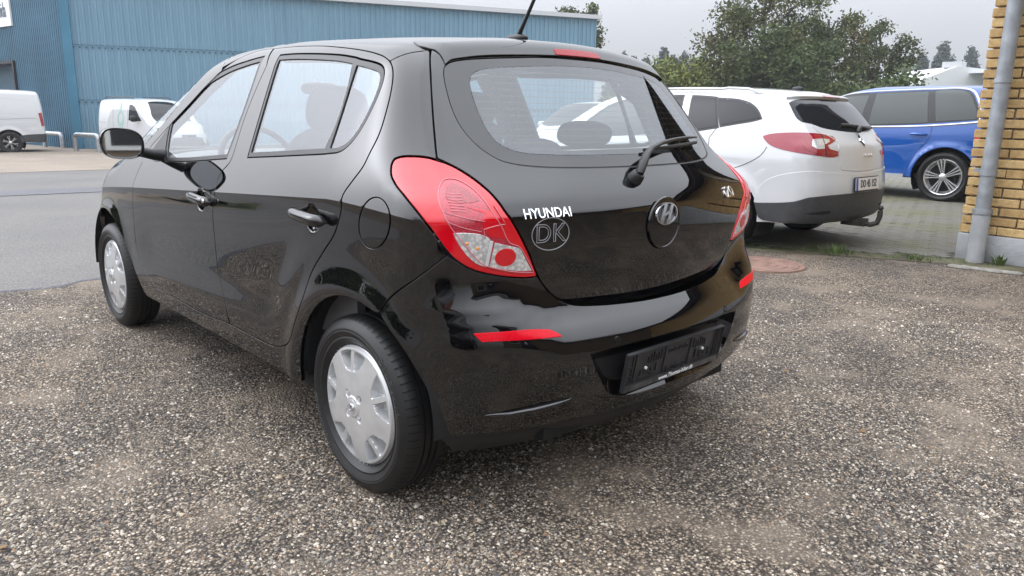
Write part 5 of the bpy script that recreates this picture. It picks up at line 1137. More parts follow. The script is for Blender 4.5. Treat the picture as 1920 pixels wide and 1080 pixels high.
# ================================================================ other vehicles
M_WHITEP = paint('white_paint', (.57,.58,.59), .35, 0, .35); M_BLUEP = paint('blue_paint', (.012,.085,.36), .3, .1, .2); M_BPAINT = paint('second_black_paint', (.006,.006,.008), .3, 0, .3)
M_GREYPL = vary('bumper_plastic', (.038,.039,.042), .2, 20, .55, .15, 200); M_RIMD = mat('rim_dark', (.02,.02,.022), .4); M_ALLOY = mat('alloy', (.62,.63,.64), .25, .8)
def alloy(e, R, w_, style, rr):
    make_tyre(e, R, rr, w_, 72, False); y = w_*.36
    rim = MB().lathe([(rr*.80,y-.05),(rr*.90,y-.02),(rr*.94,y+.004),(rr*.985,y+.012),(rr*1.01,y+.008),(rr*1.02,y-.01)], 64, 'y').build('rim', M_ALLOY if style != 'split' else M_RIMD, e)
    MB().lathe([(0,y-.06),(rr*.93,y-.06)], 40, 'y').build('brake_disc', M_DARK, rim)
    sp_ = MB(); n = 5 if style != 'split' else 6
    for k in range(n):
        a = 2*math.pi*k/n+math.pi/2; M_ = Matrix.Rotation(-a, 3, 'Y')
        lines = (-1,0,1) if style == 'triple' else (-.6,.6)
        for q in lines:
            V = []
            for r_, h, yy in ((rr*.16,.010,y-.005),(rr*.55,.013,y+.0),(rr*.95,.020,y+.006)):
                zc_ = q*(.012+.040*(r_/rr)**1.3)*(rr/.25); hw_ = h*(.80 if style == 'triple' else .9)*(rr/.25)
                for dz, dy in ((-hw_,-.02),(-hw_*.7,0),(hw_*.7,0),(hw_,-.02)): V.append(tuple(M_ @ Vector((r_, yy+dy, zc_+dz))))
            sp_.add(V, [(j*4+i, j*4+i+1, (j+1)*4+i+1, (j+1)*4+i) for j in range(2) for i in range(3)])
    sp_.lathe([(0,y+.012),(rr*.13,y+.012),(rr*.2,y-.0),(rr*.22,y-.04)], 24, 'y')
    so = sp_.build('spokes', M_ALLOY, rim, auto=40)
def gcar(root, B, pm, zl=.26, arch=.062, wheel=('double',.22,.21), skip_right=False, step=.045, floor=True):
    ch = B.charts(); F = B.F
    def kp(x, z): return tuple(B.Kinv(np.array([[x, float(B.ys(np.float64(x), np.float64(z))), z]]))[0])
    th0 = lambda x: kp(x, zl)[1]
    s0, s1 = B.xa-.8*1.36, B.xb+.8*1.36; low = [(s0, th0(0)), (B.xa-.3, th0(0))]
    AR = B.R+arch
    for wx in B.wheels:
        a0 = math.asin(min(.9, (B.R-zl)/AR)); 
        for a in np.linspace(math.pi+a0*.9, -a0*.9, 24): low.append(kp(wx+AR*math.cos(a), B.R+AR*math.sin(a)))
        if wx == 0: low += [(.9, th0(.9)), (1.6, th0(1.6))]
    low += [(B.xb+.9 if low[-1][0] < B.xb+.85 else low[-1][0]+.05, th0(0)), (s1, th0(0))]
    left = np.array(low); right = left[::-1].copy(); right[:,1] = math.pi*UR-right[:,1]
    sh = panel('body', 'K', F, np.r_[left, right], pm, root, gap=0, bev=.002, rim=.03, step=step, charts=ch, ds=.03)
    fl = MB(); fl.box(((B.wheels[1])/2, 0, zl+.02), (B.wheels[1]-.75, B.hw*2-.16, .06)); fl.box((-.35,0,zl+.10), (.9, B.hw*1.1, .12)); fl.box((B.wheels[1]+.3,0,zl+.1), (.9,B.hw*1.1,.12)); fl.build('floor_pan', M_DARK, root)
    for wx in B.wheels:
        for sd in (1, -1):
            V = []; Fc = []; A = np.linspace(-.5, math.pi+.5, 20)
            for a in A:
                for y in (B.hw-.03, B.hw-.36): V.append((wx+(AR+.01)*math.cos(a), sd*y, B.R+(AR+.01)*math.sin(a)))
            for i in range(len(A)-1): Fc.append((2*i, 2*i+1, 2*i+3, 2*i+2))
            V.append((wx, sd*(B.hw-.36), B.R)); 
            for i in range(len(A)-1): Fc.append((2*i+1, 2*i+3, len(V)-1))
            mesh_obj('wheel_arch_liner', V, Fc, M_DARK, root)
            e = bpy.data.objects.new('wheel', None); COL.objects.link(e); e.parent = root; e.location = (wx, sd*(B.hw-.115), B.R); e.rotation_euler = (0, .2, 0 if sd > 0 else math.pi)
            if wx == B.wheels[0] and sd == 1: src = e; alloy(e, B.R, wheel[1], wheel[0], wheel[2])
            else:
                for c in src.children:
                    c2 = c.copy(); COL.objects.link(c2); c2.parent = e
                    for g in c.children: g2 = g.copy(); COL.objects.link(g2); g2.parent = c2; [0 for q in g.children]
    return sh, ch
def gp(root, B, name, chart, poly, m, off=.002, both=True, **kw):
    kw.setdefault('gap', 0); kw.setdefault('rim', .006); kw.setdefault('step', .03)
    return panel(name, chart, B.F, poly, m, root, off=off, both=both, charts=B.charts(), **kw)
def side(B, pts): return [tuple(B.Kinv(np.array([[x, float(B.ys(np.float64(x), np.float64(z))), z]]))[0]) for x, z in pts]
def seam_line(root, B, pts, name='door_seam', m=None):      # a thin dark groove line lying on the side
    for sd in (1, -1):
        q = densify(side(B, pts), .04, closed=False); O, D = B.K(q); P_ = solve(B.F, O, D, 0, 2.4, off=.0005)*np.array([1,sd,1]); MB().tube(P_, .003, 4, False).build(name, m or M_DARK, root, auto=None)
def rear_pt(B, y, z, off=.002):
    O, D = B.Rr([(y, z)]); p = solve(B.F, O, D, 0, 2.4, off=off)[0]; return p, grad(B.F, p[None])[0]
# ---- white estate car beside the black one
B = BODIES['wagon']; wag = thing('estate_car', 'white estate car with tow bar parked on the paving', 'car', (1.9,-5.25,0))
sh, ch = gcar(wag, B, M_WHITEP, zl=.27, wheel=('double',.205,.20), step=.035)
for nm_, q_ in (('quarter_window', TR2['w_quarter']), ('side_window', TR2['w_rdoor'])):
    gp(sh, B, 'window_trim', 'K', inset(densify(q_, .03), -.016), M_TRIM, off=.001, rim=.002); gp(sh, B, nm_, 'K', q_, M_TINT, off=.0045, rim=.002)
gp(sh, B, 'window_trim', 'K', side(B, [(.57,1.045),(2.05,.965),(1.78,1.20),(1.52,1.355),(1.1,1.42),(.66,1.437)]), M_TRIM, off=.001, rim=.002)
gp(sh, B, 'side_window', 'K', side(B, [(.62,1.06),(1.10,1.02),(1.05,1.405),(.68,1.415)]), M_TINT); gp(sh, B, 'side_window', 'K', side(B, [(1.17,1.015),(1.98,.985),(1.75,1.18),(1.5,1.33),(1.15,1.40)]), M_TINT)
wl_ = TR2['w_lamp2']; lm = gp(sh, B, 'taillight', 'C', wl_, mat('crimson_lens', (.27,.003,.022), .12, 0, 1), off=.004, rim=.012)
lampL = lm[0]
for par, mir in ((lm[0], None), (lm[1], 'only')):
    kw = dict(both=False, mirror=mir)
    gp(par, B, 'lamp_cluster', 'C', [(.62,1.065),(.50,1.070),(.40,1.045),(.385,1.03),(.44,1.005),(.485,.985),(.47,.945),(.40,.925),(.385,.905),(.46,.902),(.57,.915),(.64,.95),(.66,1.01)], M_REDD, off=.006, rim=.003, **kw)
    gp(par, B, 'reversing_light', 'C', [(.585,1.035),(.50,1.042),(.435,1.035),(.44,1.015),(.50,.99),(.505,.955),(.56,.95),(.60,.98)], M_CLEAR, off=.0075, rim=.003, **kw)
    gp(par, B, 'lamp_gap', 'C', [(.503,1.08),(.497,1.08),(.489,.885),(.495,.885)], M_DARK, off=.0085, rim=.001, step=.02, **kw)
rw = [(.58,1.375),(.50,1.386),(.3,1.392),(0,1.394)]; rl = [(.62,1.165),(.50,1.13),(.25,1.105),(0,1.095)]
rwl = rw[::-1]+[(.645,1.35),(.70,1.22),(.69,1.18)]+rl
rear_full = rwl[:-1]+[(0,1.095)]+[(-y, z) for y, z in rwl[1:-1][::-1]]
gp(sh, B, 'rear_window', 'R', rear_full, M_TINT, off=.002, both=False, rim=.004)
spw = [(.60,1.40),(.45,1.415),(0,1.42)]; up_ = [(0,1.455),(.45,1.447),(.60,1.43),(.64,1.40)]
sp_b = gp(sh, B, 'roof_spoiler', 'R', [(.64,1.395),(.5,1.408),(.2,1.412),(-.2,1.412),(-.5,1.408),(-.64,1.395),(-.60,1.425),(-.4,1.438),(0,1.442),(.4,1.438),(.60,1.425)], M_WHITEP, off=.035, both=False, rim=.06, bev=.008)
gp(sp_b, B, 'brake_light', 'R', [(.17,1.414),(.17,1.434),(-.17,1.434),(-.17,1.414)], M_REDD, off=.038, both=False, rim=.005)
# tailgate skin covering the rear pole of the body, with its shut line
tg_ = [(.60,1.05),(.70,1.16)]
tgl = [(.0,1.085),(.3,1.10),(.55,1.135),(.64,1.16),(.60,1.09),(.50,1.055),(.43,1.0),(.46,.95),(.43,.89),(.44,.80),(.42,.765),(.2,.75),(0,.745)]
tgf = tgl+[(-y, z) for y, z in tgl[1:-1][::-1]]
tgo = gp(sh, B, 'tailgate', 'R', tgf, M_WHITEP, off=.004, both=False, rim=.012, bev=.003)
bpp = [(.90,.60),(.80,.70),(.62,.76),(.45,.745),(.2,.735),(0,.73)]; bpl2 = [(.0,.545),(.304,.548),(.592,.532),(.687,.487),(.796,.462),(.931,.45)]
bf_ = bpp+bpl2[:1]+bpl2[1:]; bmp = gp(sh, B, 'rear_bumper', 'C', bpp+bpl2+[], M_WHITEP, off=.005, both=False, rim=.004) if False else None
bsym = bpp+[(-s_, z) for s_, z in bpp[:-1][::-1]]+[(-s_, z) for s_, z in bpl2[1:][::-1]]+bpl2
bmp = gp(sh, B, 'rear_bumper', 'C', bsym, M_WHITEP, off=.006, both=False, rim=.006, bev=.003)
bl_low = [(.895,.323),(.844,.294),(.666,.290),(.408,.285),(0,.283)]
blk = bpl2[1:]+bl_low; blk_s = [(s_, z) for s_, z in bpl2[1:]]+bl_low+[(-s_, z) for s_, z in bl_low[:-1][::-1]]+[(-s_, z) for s_, z in bpl2[1:][::-1]]+[(0,.548)]
gp(bmp, B, 'bumper_skirt', 'C', blk_s, M_GREYPL, off=.010, both=False, rim=.05, bev=.004)
for sd in (1, -1):
    gp(bmp, B, 'fog_slot', 'C', [(sd*.62,.385),(sd*.50,.372),(sd*.42,.378),(sd*.40,.40),(sd*.5,.405)], M_DARK, off=.012, both=False, rim=.002)
p, n = rear_pt(B, 0, .625, .014); PM = frame(p, n); pl = MB().box((0,0,0), (.53,.14,.012)).build('number_plate', M_ASHPL, bmp, bevel=.004); pl.data.transform(PM)
pf = MB().box((0,.004,.008), (.505,.112,.006)).build('plate_face', mat('plate_white', (.72,.72,.72), .35), pl); pf.data.transform(PM); eu = MB().box((-.232,.004,.0125), (.04,.110,.002)).build('plate_band', mat('plate_blue', (.02,.06,.35), .4), pl); eu.data.transform(PM)
me = text_mesh('DD 45 152', .098, .0008, .001, wide=.80); me.transform(PM @ Matrix.Translation((.022,.003,.0125))); me.materials.append(mat('plate_ink', (.015,.015,.02), .5)); link('plate_lettering', me, pl)
p, n = rear_pt(B, 0, 1.02, .006); PMe = frame(p, n); dm = MB().add([(0,.065,0),(.045,0,0),(0,-.065,0),(-.045,0,0),(0,.05,.01),(.032,0,.01),(0,-.05,.01),(-.032,0,.01),(0,.028,.01),(.016,0,.01),(0,-.028,.01),(-.016,0,.01),(0,.02,.002),(.010,0,.002),(0,-.02,.002),(-.010,0,.002)], [(a+i, a+(i+1) % 4, a+4+(i+1) % 4, a+4+i) for a in (0,4,8) for i in range(4)]).build('emblem', M_CHROME, tgo, auto=20); dm.data.transform(PMe)
p, n = rear_pt(B, -.07, .885, .006); put_text('name_lettering', 'MEGANE', .045, p, n, M_CHROME, tgo, ext=.002, bev=.0008, space=1.25)
# rear wiper, tow bar, roof rails, aerial
wpts = [rear_pt(B, y, z, o) for y, z, o in ((.02,1.10,.035),(-.0,1.125,.045),(-.08,1.15,.04),(-.35,1.135,.025),(-.52,1.13,.015))]; MB().tube([p for p, n in wpts], [.022,.022,.016,.014,.008], 10, True, .7).build('rear_wiper', M_TRIM, tgo)
wpts = [rear_pt(B, y, 1.15+.012*math.sin((y+.1)*4), .015) for y in np.linspace(.22,-.5,10)]; MB().tube([p for p, n in wpts], .014, 8).build('wiper_blade', M_TRIM, tgo)
MB().box((-.90,0,.265), (.22,.10,.07)).tube([(-.95,0,.26),(-1.05,-.0,.25),(-1.10,-.02,.27),(-1.115,-.03,.33),(-1.115,-.03,.385)], .024, 12).sell((-1.115,-.03,.41), (.052,.052,.052), 2, 14, 10).build('tow_bar', vary('tow_iron', (.06,.055,.05), .4, 30, .6, 0, 40, .5), wag)
for sd in (1, -1):
    q = np.array([(x, .60 if x < .2 else .62-.02*(x > 1)) for x in np.linspace(-.15,1.45,24)]); O = np.c_[q[:,0], sd*q[:,1], 0*q[:,0]+1.0]; P_ = solve(B.F, O, np.tile([0.,0,1], (24,1)), 0, .8); rise = np.array([.0,.022]+[.036]*20+[.022,.0])[:,None]*np.array([0,0,1.]); MB().tube(P_+rise, .017, 8, True, .8).build('roof_rail', M_WHITEP, wag)
O = np.array([[-.20,0,1.2]]); zt_ = solve(B.F, O, np.array([[0.,0,1]]), 0, .6)[0]; MB().sell((zt_[0], 0, zt_[2]+.012), (.12,.05,.05), 2.2, 16, 8).build('roof_aerial', M_TRIM, wag)
seam_line(sh, B, [(.165,1.11),(.22,1.02),(.20,.9),(.30,.7),(.42,.45),(.47,.33)]); seam_line(sh, B, [(.62,1.05),(.63,.35)]); seam_line(sh, B, [(1.12,1.02),(1.15,.8),(1.16,.35)])
qs = TR2['w_seam'][2:]; O, D = B.K(densify(qs, .04, closed=False)); P_ = solve(B.F, O, D, 0, 2.4, off=.0005); MB().tube(P_, .003, 4, False).build('bumper_seam', M_DARK, sh, auto=None)
gp(sh, B, 'headlight', 'K', side(B, [(2.95,.82),(3.3,.78),(3.42,.70),(3.35,.66),(3.05,.70)]), M_HEAD); gp(sh, B, 'windscreen', 'K', [(1.50,1.0),(1.62,.72),(2.05,.56),(2.36,.45),(2.50,.6),(2.55,math.pi*UR/2)]+[(2.50,math.pi*UR-.6),(2.36,math.pi*UR-.45),(2.05,math.pi*UR-.56),(1.62,math.pi*UR-.72),(1.50,math.pi*UR-1.0)], M_TINT, both=False)
# ---- blue off-roader further back
B = BODIES['suv']; suv = thing('suv_car', 'blue off-road car with silver five-spoke wheels behind the white estate', 'car', (2.0,-11.75,0)); suv.scale = (1.03,)*3
sh, ch = gcar(suv, B, M_BLUEP, zl=.34, arch=.07, wheel=('triple',.27,.265))
dlo = [(1.86,.648),(1.66,.672),(1.25,.682),(.44,.705),(-.10,.705),(-.30,.53),(-.345,.395),(.25,.345),(1.2,.30),(1.62,.325)]
gp(sh, B, 'window_surround', 'K', dlo, M_TRIM, off=.001, rim=.002)
for k in ('s_w1','s_w2','s_w3'): gp(sh, B, 'side_window', 'K', TR2[k], mat('pale_tint', (.045,.055,.052), .02), off=.004, rim=.002)
M_BRIGHT = mat('bright_strip', (.72,.73,.75), .2, .6)
for sd in (1, -1):
    pts = side(B, [(-.36,1.18),(.3,1.115),(1.2,1.08),(1.95,1.065)]); O, D = B.K(densify(pts, .06, closed=False)); MB().tube(solve(B.F, O, D, 0, 2.4, off=.004)*np.array([1,sd,1]), .013, 6).build('belt_strip', M_BRIGHT, sh)
    pts = [(-.36,.40),(-.33,.53),(-.13,.715),(.35,.725),(1.2,.70),(1.7,.675),(1.95,.63)]; O, D = B.K(densify(pts, .05, closed=False)); MB().tube(solve(B.F, O, D, 0, 2.4, off=.004)*np.array([1,sd,1]), .014, 6).build('roof_strip', M_BRIGHT, sh)
    for x in (.42,): MB().tube([(x+.12,sd*.955,.99),(x+.04,sd*.99,.995),(x-.06,sd*.99,.99),(x-.13,sd*.95,.985)], [.012,.02,.02,.012], 8).build('door_handle', M_BLUEP, sh)
    MB().box((1.35,sd*.97,.36), (1.6,.03,.05)).build('sill_strip', M_BRIGHT, sh)
seam_line(sh, B, [(.25,1.12),(.26,.95),(.40,.72),(.50,.5),(.54,.38)]); seam_line(sh, B, [(1.24,1.08),(1.26,.4)])
gp(sh, B, 'taillight', 'C', [(.95,.98),(.75,1.02),(.55,1.03),(.52,.86),(.7,.84),(.92,.88)], M_RED, off=.004); gp(sh, B, 'rear_window', 'R', [(.55,1.52),(0,1.54),(-.55,1.52),(-.66,1.14),(0,1.10),(.66,1.14)], M_TINT, both=False)
gp(sh, B, 'rear_bumper', 'C', [(.95,.62),(.6,.66),(0,.68),(-.6,.66),(-.95,.62),(-.9,.38),(-.5,.33),(0,.32),(.5,.33),(.9,.38)], M_BLUEP, off=.008, both=False); gp(sh, B, 'tailgate', 'R', [(.62,1.05),(0,1.08),(-.62,1.05),(-.6,.72),(0,.70),(.6,.72)], M_BLUEP, off=.006, both=False)
gp(sh, B, 'windscreen', 'K', [(1.78,1.0),(1.85,.75),(2.1,.60),(2.38,.48),(2.5,.65),(2.55,math.pi*UR/2),(2.5,math.pi*UR-.65),(2.38,math.pi*UR-.48),(2.1,math.pi*UR-.60),(1.85,math.pi*UR-.75),(1.78,math.pi*UR-1.0)], M_TINT, both=False)
# ---- vans before the blue hall
def ray_ground(px, py, z):
    d = CF_+CR_*((px-960)/1400.23)-CU_*((py-540)/1400.23); t = (z-1.193)/d.z; return Vector((-1.948,1.991,1.193))+d*t
B = BODIES['bigvan']; wpos = ray_ground(22, 288, -.2); hd = math.radians(84)
sc = .97; off = Matrix.Rotation(hd, 3, 'Z') @ Vector((0,.88,0))*sc; v1 = thing('panel_van', 'white panel van cut by the left edge of the picture', 'van', (wpos.x-off.x, wpos.y-off.y, -.2), hd); v1.scale = (sc,)*3
sh, ch = gcar(v1, B, M_WHITEP, zl=.33, wheel=('split',.215,.215)); 
gp(sh, B, 'taillight', 'C', [(.665,1.25),(.60,1.27),(.58,.86),(.65,.84)], M_REDD, off=.006); gp(sh, B, 'rear_bumper', 'C', [(1.02,.55),(.75,.60),(0,.62),(-.75,.60),(-1.02,.55),(-1.0,.36),(-.5,.34),(0,.34),(.5,.34),(1.0,.36)], M_GREYPL, off=.012, both=False)
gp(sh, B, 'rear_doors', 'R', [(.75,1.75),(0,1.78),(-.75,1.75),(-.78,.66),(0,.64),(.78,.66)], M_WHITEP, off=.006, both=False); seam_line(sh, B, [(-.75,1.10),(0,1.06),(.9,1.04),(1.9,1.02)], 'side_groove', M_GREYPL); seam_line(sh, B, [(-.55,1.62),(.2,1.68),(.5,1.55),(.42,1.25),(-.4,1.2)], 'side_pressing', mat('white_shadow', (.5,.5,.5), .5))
gp(sh, B, 'side_window', 'K', side(B, [(2.05,1.12),(2.95,1.08),(2.55,1.42),(2.1,1.62)]), M_TINT)
B = BODIES['van']; hd = math.radians(189); wpos = ray_ground(213, 287, -.2); sc = .95; off = Matrix.Rotation(hd, 3, 'Z') @ Vector((0,-.8,0))*sc
v2 = thing('delivery_van', 'small white delivery van with green leaf emblem before the blue hall', 'van', (wpos.x-off.x, wpos.y-off.y, -.2), hd); v2.scale = (sc,)*3
sh, ch = gcar(v2, B, M_WHITEP, zl=.30, wheel=('split',.2,.2))
gp(sh, B, 'side_window', 'K', side(B, [(1.42,1.10),(2.26,1.09),(2.02,1.32),(1.78,1.53),(1.45,1.58)]), M_TINT); c2 = math.pi*UR
gp(sh, B, 'windscreen', 'K', [(1.80,1.0),(1.85,.86),(2.15,.72),(2.45,.50),(2.66,.40),(2.78,.6),(2.84,c2/2),(2.78,c2-.6),(2.66,c2-.40),(2.45,c2-.50),(2.15,c2-.72),(1.85,c2-.86),(1.80,c2-1.0)], M_TINT, both=False)
gp(sh, B, 'headlight', 'K', side(B, [(2.98,.93),(3.28,.88),(3.42,.78),(3.38,.70),(3.15,.80)]), M_TINT); gp(sh, B, 'grille', 'F', [(.5,.60),(0,.62),(-.5,.60),(-.55,.40),(0,.36),(.55,.40)], M_GREYPL, both=False, off=.012); gp(sh, B, 'lower_bumper', 'F', [(.7,.40),(0,.36),(-.7,.40),(-.6,.25),(0,.24),(.6,.25)], M_GREYPL, both=False, off=.006)
gp(sh, B, 'bonnet_front', 'F', [(.62,.92),(0,.96),(-.62,.92),(-.66,.70),(0,.70),(.66,.70)], M_WHITEP, both=False, off=.008); gp(sh, B, 'rear_doors', 'R', [(.70,1.6),(0,1.62),(-.70,1.6),(-.7,.45),(0,.43),(.7,.45)], M_WHITEP, off=.006, both=False)
for sd in (1, -1):
    MB().sell((2.02,sd*1.0,1.16), (.12,.20,.20), 3, 16, 10).tube([(2.0,sd*.82,1.10),(2.02,sd*.95,1.12)], .03, 8).build('door_mirror', M_TRIM, v2)
    MB().tube([(-.6,sd*.62,1.80),(-.5,sd*.62,1.84),(1.2,sd*.62,1.845),(1.35,sd*.62,1.80)], .018, 6).build('roof_rail', M_TRIM, v2)
seam_line(sh, B, [(1.36,1.58),(1.36,.45)]); seam_line(sh, B, [(.35,1.6),(.38,.8)]); seam_line(sh, B, [(-.7,1.02),(-.1,1.0)], 'slide_rail', M_TRIM)
M_LEAFP = mat('leaf_print', (.33,.50,.45), .4); MB().tube([tuple(p) for p in [(-9,0,0),(-8,0,0)]], .01, 4).build('tmp', None) and bpy.data.objects.remove(bpy.data.objects['tmp'])
for s_ in (1, -1):
    cx = .88; gp(sh, B, 'leaf_emblem', 'K', side(B, [(cx,1.72),(cx-s_*.06,1.45),(cx-s_*.25,1.20),(cx-s_*.20,1.02),(cx,.80),(cx,.93),(cx-s_*.12,1.12),(cx-s_*.14,1.20),(cx,1.38)]), M_LEAFP, off=.006, rim=.001, step=.05)
# ---- a white hatchback across the lot, seen through the rear window, and a black car behind the viewer
def extra(name, label, pm, loc, rz, badge_=True):
    B = BODIES['hatch']; t = thing(name, label, 'car', loc, rz); sh, ch = gcar(t, B, pm, zl=.26, wheel=('double',.18,.19)); c2 = math.pi*UR
    gp(sh, B, 'side_window', 'K', side(B, [(1.02,1.04),(1.75,1.0),(1.62,1.20),(1.4,1.33),(1.05,1.38)]), M_TINT); gp(sh, B, 'side_window', 'K', side(B, [(.2,1.09),(.92,1.05),(.96,1.38),(.45,1.37),(.15,1.28)]), M_TINT)
    gp(sh, B, 'windscreen', 'K', [(1.52,1.0),(1.5,.80),(1.8,.61),(2.1,.46),(2.28,.47),(2.38,.6),(2.42,c2/2),(2.38,c2-.6),(2.28,c2-.47),(2.1,c2-.46),(1.8,c2-.61),(1.5,c2-.80),(1.52,c2-1.0)], M_TINT, both=False)
    gp(sh, B, 'headlight', 'K', side(B, [(2.75,.80),(2.95,.78),(3.10,.70),(3.08,.62),(2.85,.66)]), M_HEAD); gp(sh, B, 'front_bumper', 'F', [(.62,.70),(.3,.76),(0,.78),(-.3,.76),(-.62,.70),(-.64,.30),(0,.24),(.64,.30)], pm, both=False, off=.006)
    gp(sh, B, 'grille', 'F', [(.42,.50),(0,.53),(-.42,.50),(-.35,.32),(0,.29),(.35,.32)], M_TRIM, both=False, off=.010); gp(sh, B, 'upper_grille', 'F', [(.36,.70),(0,.72),(-.36,.70),(-.30,.63),(0,.61),(.30,.63)], M_TRIM, both=False, off=.010)
    O, D = B.Ff([(0,.685)]); p = solve(B.F, O, D, 0, 2.4, off=.014)[0]; n = grad(B.F, p[None])[0]
    if badge_: badge(sh, p, n, .14, M_CHROME, 'emblem', .006)
    gp(sh, B, 'rear_bumper', 'C', [(.75,.62),(.4,.66),(0,.67),(-.4,.66),(-.75,.62),(-.7,.32),(0,.28),(.7,.32)], pm, both=False, off=.006)
    for sd in (1, -1): MB().sell((1.75,sd*.95,1.03), (.12,.18,.13), 2.8, 14, 8).tube([(1.74,sd*.80,.98),(1.75,sd*.92,1.0)], .03, 8).build('door_mirror', pm, t)
    return t
hh = math.radians(108); ep = Vector((-1.948,1.991,1.193))+(CF_+CR_*((1030-960)/1400.23)-CU_*((267-540)/1400.23))*13.2
extra('hatchback_car', 'white hatchback seen through the rear window of the black car', M_WHITEP, (ep.x-3.33*math.cos(hh), ep.y-3.33*math.sin(hh), 0), hh)
extra('hatchback_car', 'black hatchback parked behind the viewer, seen only as a reflection', M_BPAINT, (-4.6,5.6,0), math.radians(-38), False)
pw_ = ray_ground(350, 300, 0)
# ================================================================ trees
def leaf_mat(name, cols):
    m = mat(name, cols[0], .75); geo = N(m, 'ShaderNodeNewGeometry'); n = noise(m, .55, 4, geo.outputs['Position']); n3 = noise(m, 6, 3, geo.outputs['Position'])
    r = ramp(m, n.outputs[0], [(.30, cols[0]), (.5, cols[1]), (.70, cols[2])]); r2 = ramp(m, n3.outputs[0], [(.3, (.6,.6,.6)), (.7, (1.25,1.25,1.2))]); L(m, mixc(m, 1.0, r.outputs[0], r2.outputs[0], 'MULTIPLY'), bsdf(m).inputs['Base Color']); bsdf(m).inputs['Specular IOR Level'].default_value = .2; return m
M_BARK = vary('bark', (.075,.062,.048), .35, 8, .95, .6, 40)
LG = leaf_mat('leaf_green', [(.062,.090,.036), (.090,.118,.046), (.125,.135,.056)]); LB = leaf_mat('leaf_autumn', [(.055,.085,.028), (.090,.105,.036), (.130,.110,.046)]); LY = leaf_mat('leaf_hedge', [(0.099,0.136,0.034), (0.170,0.196,0.051), (0.221,0.212,0.060)]); LC = leaf_mat('needle', [(.060,.085,.078), (.075,.100,.092), (.090,.115,.105)])  # needle tones kept pale and bluish, distance haze put into the colour
def leaves(C, nper, spread, size, seed, flat=.7):
    r_ = np.random.default_rng(seed); C = np.repeat(np.asarray(C), nper, 0); P = C+r_.normal(0, 1, C.shape)*np.array([spread, spread, spread*flat]); n = len(P)
    a = r_.normal(0, 1, (n,3)); a /= np.linalg.norm(a, axis=1)[:,None]; b = np.cross(a, r_.normal(0, 1, (n,3))); b /= np.linalg.norm(b, axis=1)[:,None]; s_ = size*r_.uniform(.5,1.3,(n,1))
    V = np.stack([P-a*s_, P+b*s_*.55, P+a*s_, P-b*s_*.55], 1).reshape(-1, 3); return V, np.arange(n*4).reshape(-1, 4)
def tree(name, label, pos, h, rad, m, seed, base=.25, dens=1.0, lobes=9, leafsize=.088, group='trees beyond the parked cars', gaps=.0, lean=0):
    random.seed(seed); t = thing(name, label, 'tree', pos, 0, group); b = MB(); tips = []
    top = Vector((random.uniform(-.2,.2)*rad+lean, random.uniform(-.2,.2)*rad, h*.82)); trunk = [Vector((0,0,0)).lerp(top, k/6)+Vector((random.uniform(-.05,.05)*h*.5, random.uniform(-.05,.05)*h*.5, 0))*(k > 0) for k in range(7)]
    b.tube([tuple(p) for p in trunk], [h*.022*(1-.75*k/6)+.01 for k in range(7)], 8)
    for k in range(lobes*2):
        f = base+(1-base)*(k+.5)/(lobes*2)*.9; o = Vector((0,0,0)).lerp(top, f); a = k*2.4+random.uniform(-.5,.5); r = rad*math.sin(math.pi*min(1, max(.12, (f-base*.6)/(1.12-base*.6))))**.7*random.uniform(.65,1.05)
        e = o+Vector((math.cos(a)*r, math.sin(a)*r, h*random.uniform(.02,.16))); mid = o.lerp(e, .5)+Vector((0,0,-.03*h)); b.tube([tuple(o), tuple(mid), tuple(e)], [h*.008, h*.006, h*.002], 5)
        for q in range(5):
            tt = random.uniform(.35,1.0); c = mid.lerp(e, tt)+Vector((random.gauss(0,1), random.gauss(0,1), random.gauss(0,.8)))*rad*.15; tips.append(tuple(c)); b.tube([tuple(o.lerp(e, .6)), tuple(c)], [h*.003, h*.001], 4)
    b.build('trunk', M_BARK, t, auto=None)
    V, Fq = leaves(tips, int(120*dens), rad*.13, leafsize, seed); cr = fast_mesh('crown', V, Fq, m, t); return t
def at(px, D, z=0.0):
    d = CF_+CR_*((px-960)/1400.23); p = Vector((-1.948,1.991,1.193))+d*D; return (p.x, p.y, z)
tree('deciduous_tree', 'tallest tree, greenish brown, left of the others behind the white estate', at(1385,38), 8.2, 2.6, LB, 11, .16, 1.35, 12)
tree('deciduous_tree', 'thin brownish tree in the middle behind the white estate', at(1500,40), 7.4, 2.0, LB, 12, .16, .95, 11)
tree('deciduous_tree', 'slender brownish tree just left of the far white hall', at(1592,42), 7.0, 1.6, LB, 13, .16, .8, 10)
tree('deciduous_tree', 'green tree between the tall brown trees, lower than both', at(1430,36), 6.0, 2.4, LG, 14, .12, 1.5, 10)
def bush(name, label, pos, w_, h, m, seed, n=2600, grp='bushes beyond the parked cars', leafsize=.10):
    r_ = np.random.default_rng(seed); t = thing(name, label, 'bush', pos, 0, grp); u = r_.normal(0, 1, (46,3)); u /= np.linalg.norm(u, axis=1)[:,None]; C = u*np.array([w_*.42, w_*.42, h*.42])*r_.uniform(.45,1,(46,1))+np.array([0,0,h*.52]); b = MB()
    for c in C[:14]: b.tube([(0,0,0), tuple(c*.5+np.array([0,0,.1])), tuple(c)], [.05,.03,.01], 5)
    b.build('stems', M_BARK, t, auto=None); V, Fq = leaves(C, n//46, w_*.11, leafsize, seed); fast_mesh('foliage', V, Fq, m, t)
bush('bush', 'rounded green bush between the trees and the white hall', at(1632,31), 2.9, 3.3, LG, 21, 6500)
bush('bush', 'wide green bush below the thin brown tree', at(1545,34), 3.6, 2.9, LG, 22, 6000)
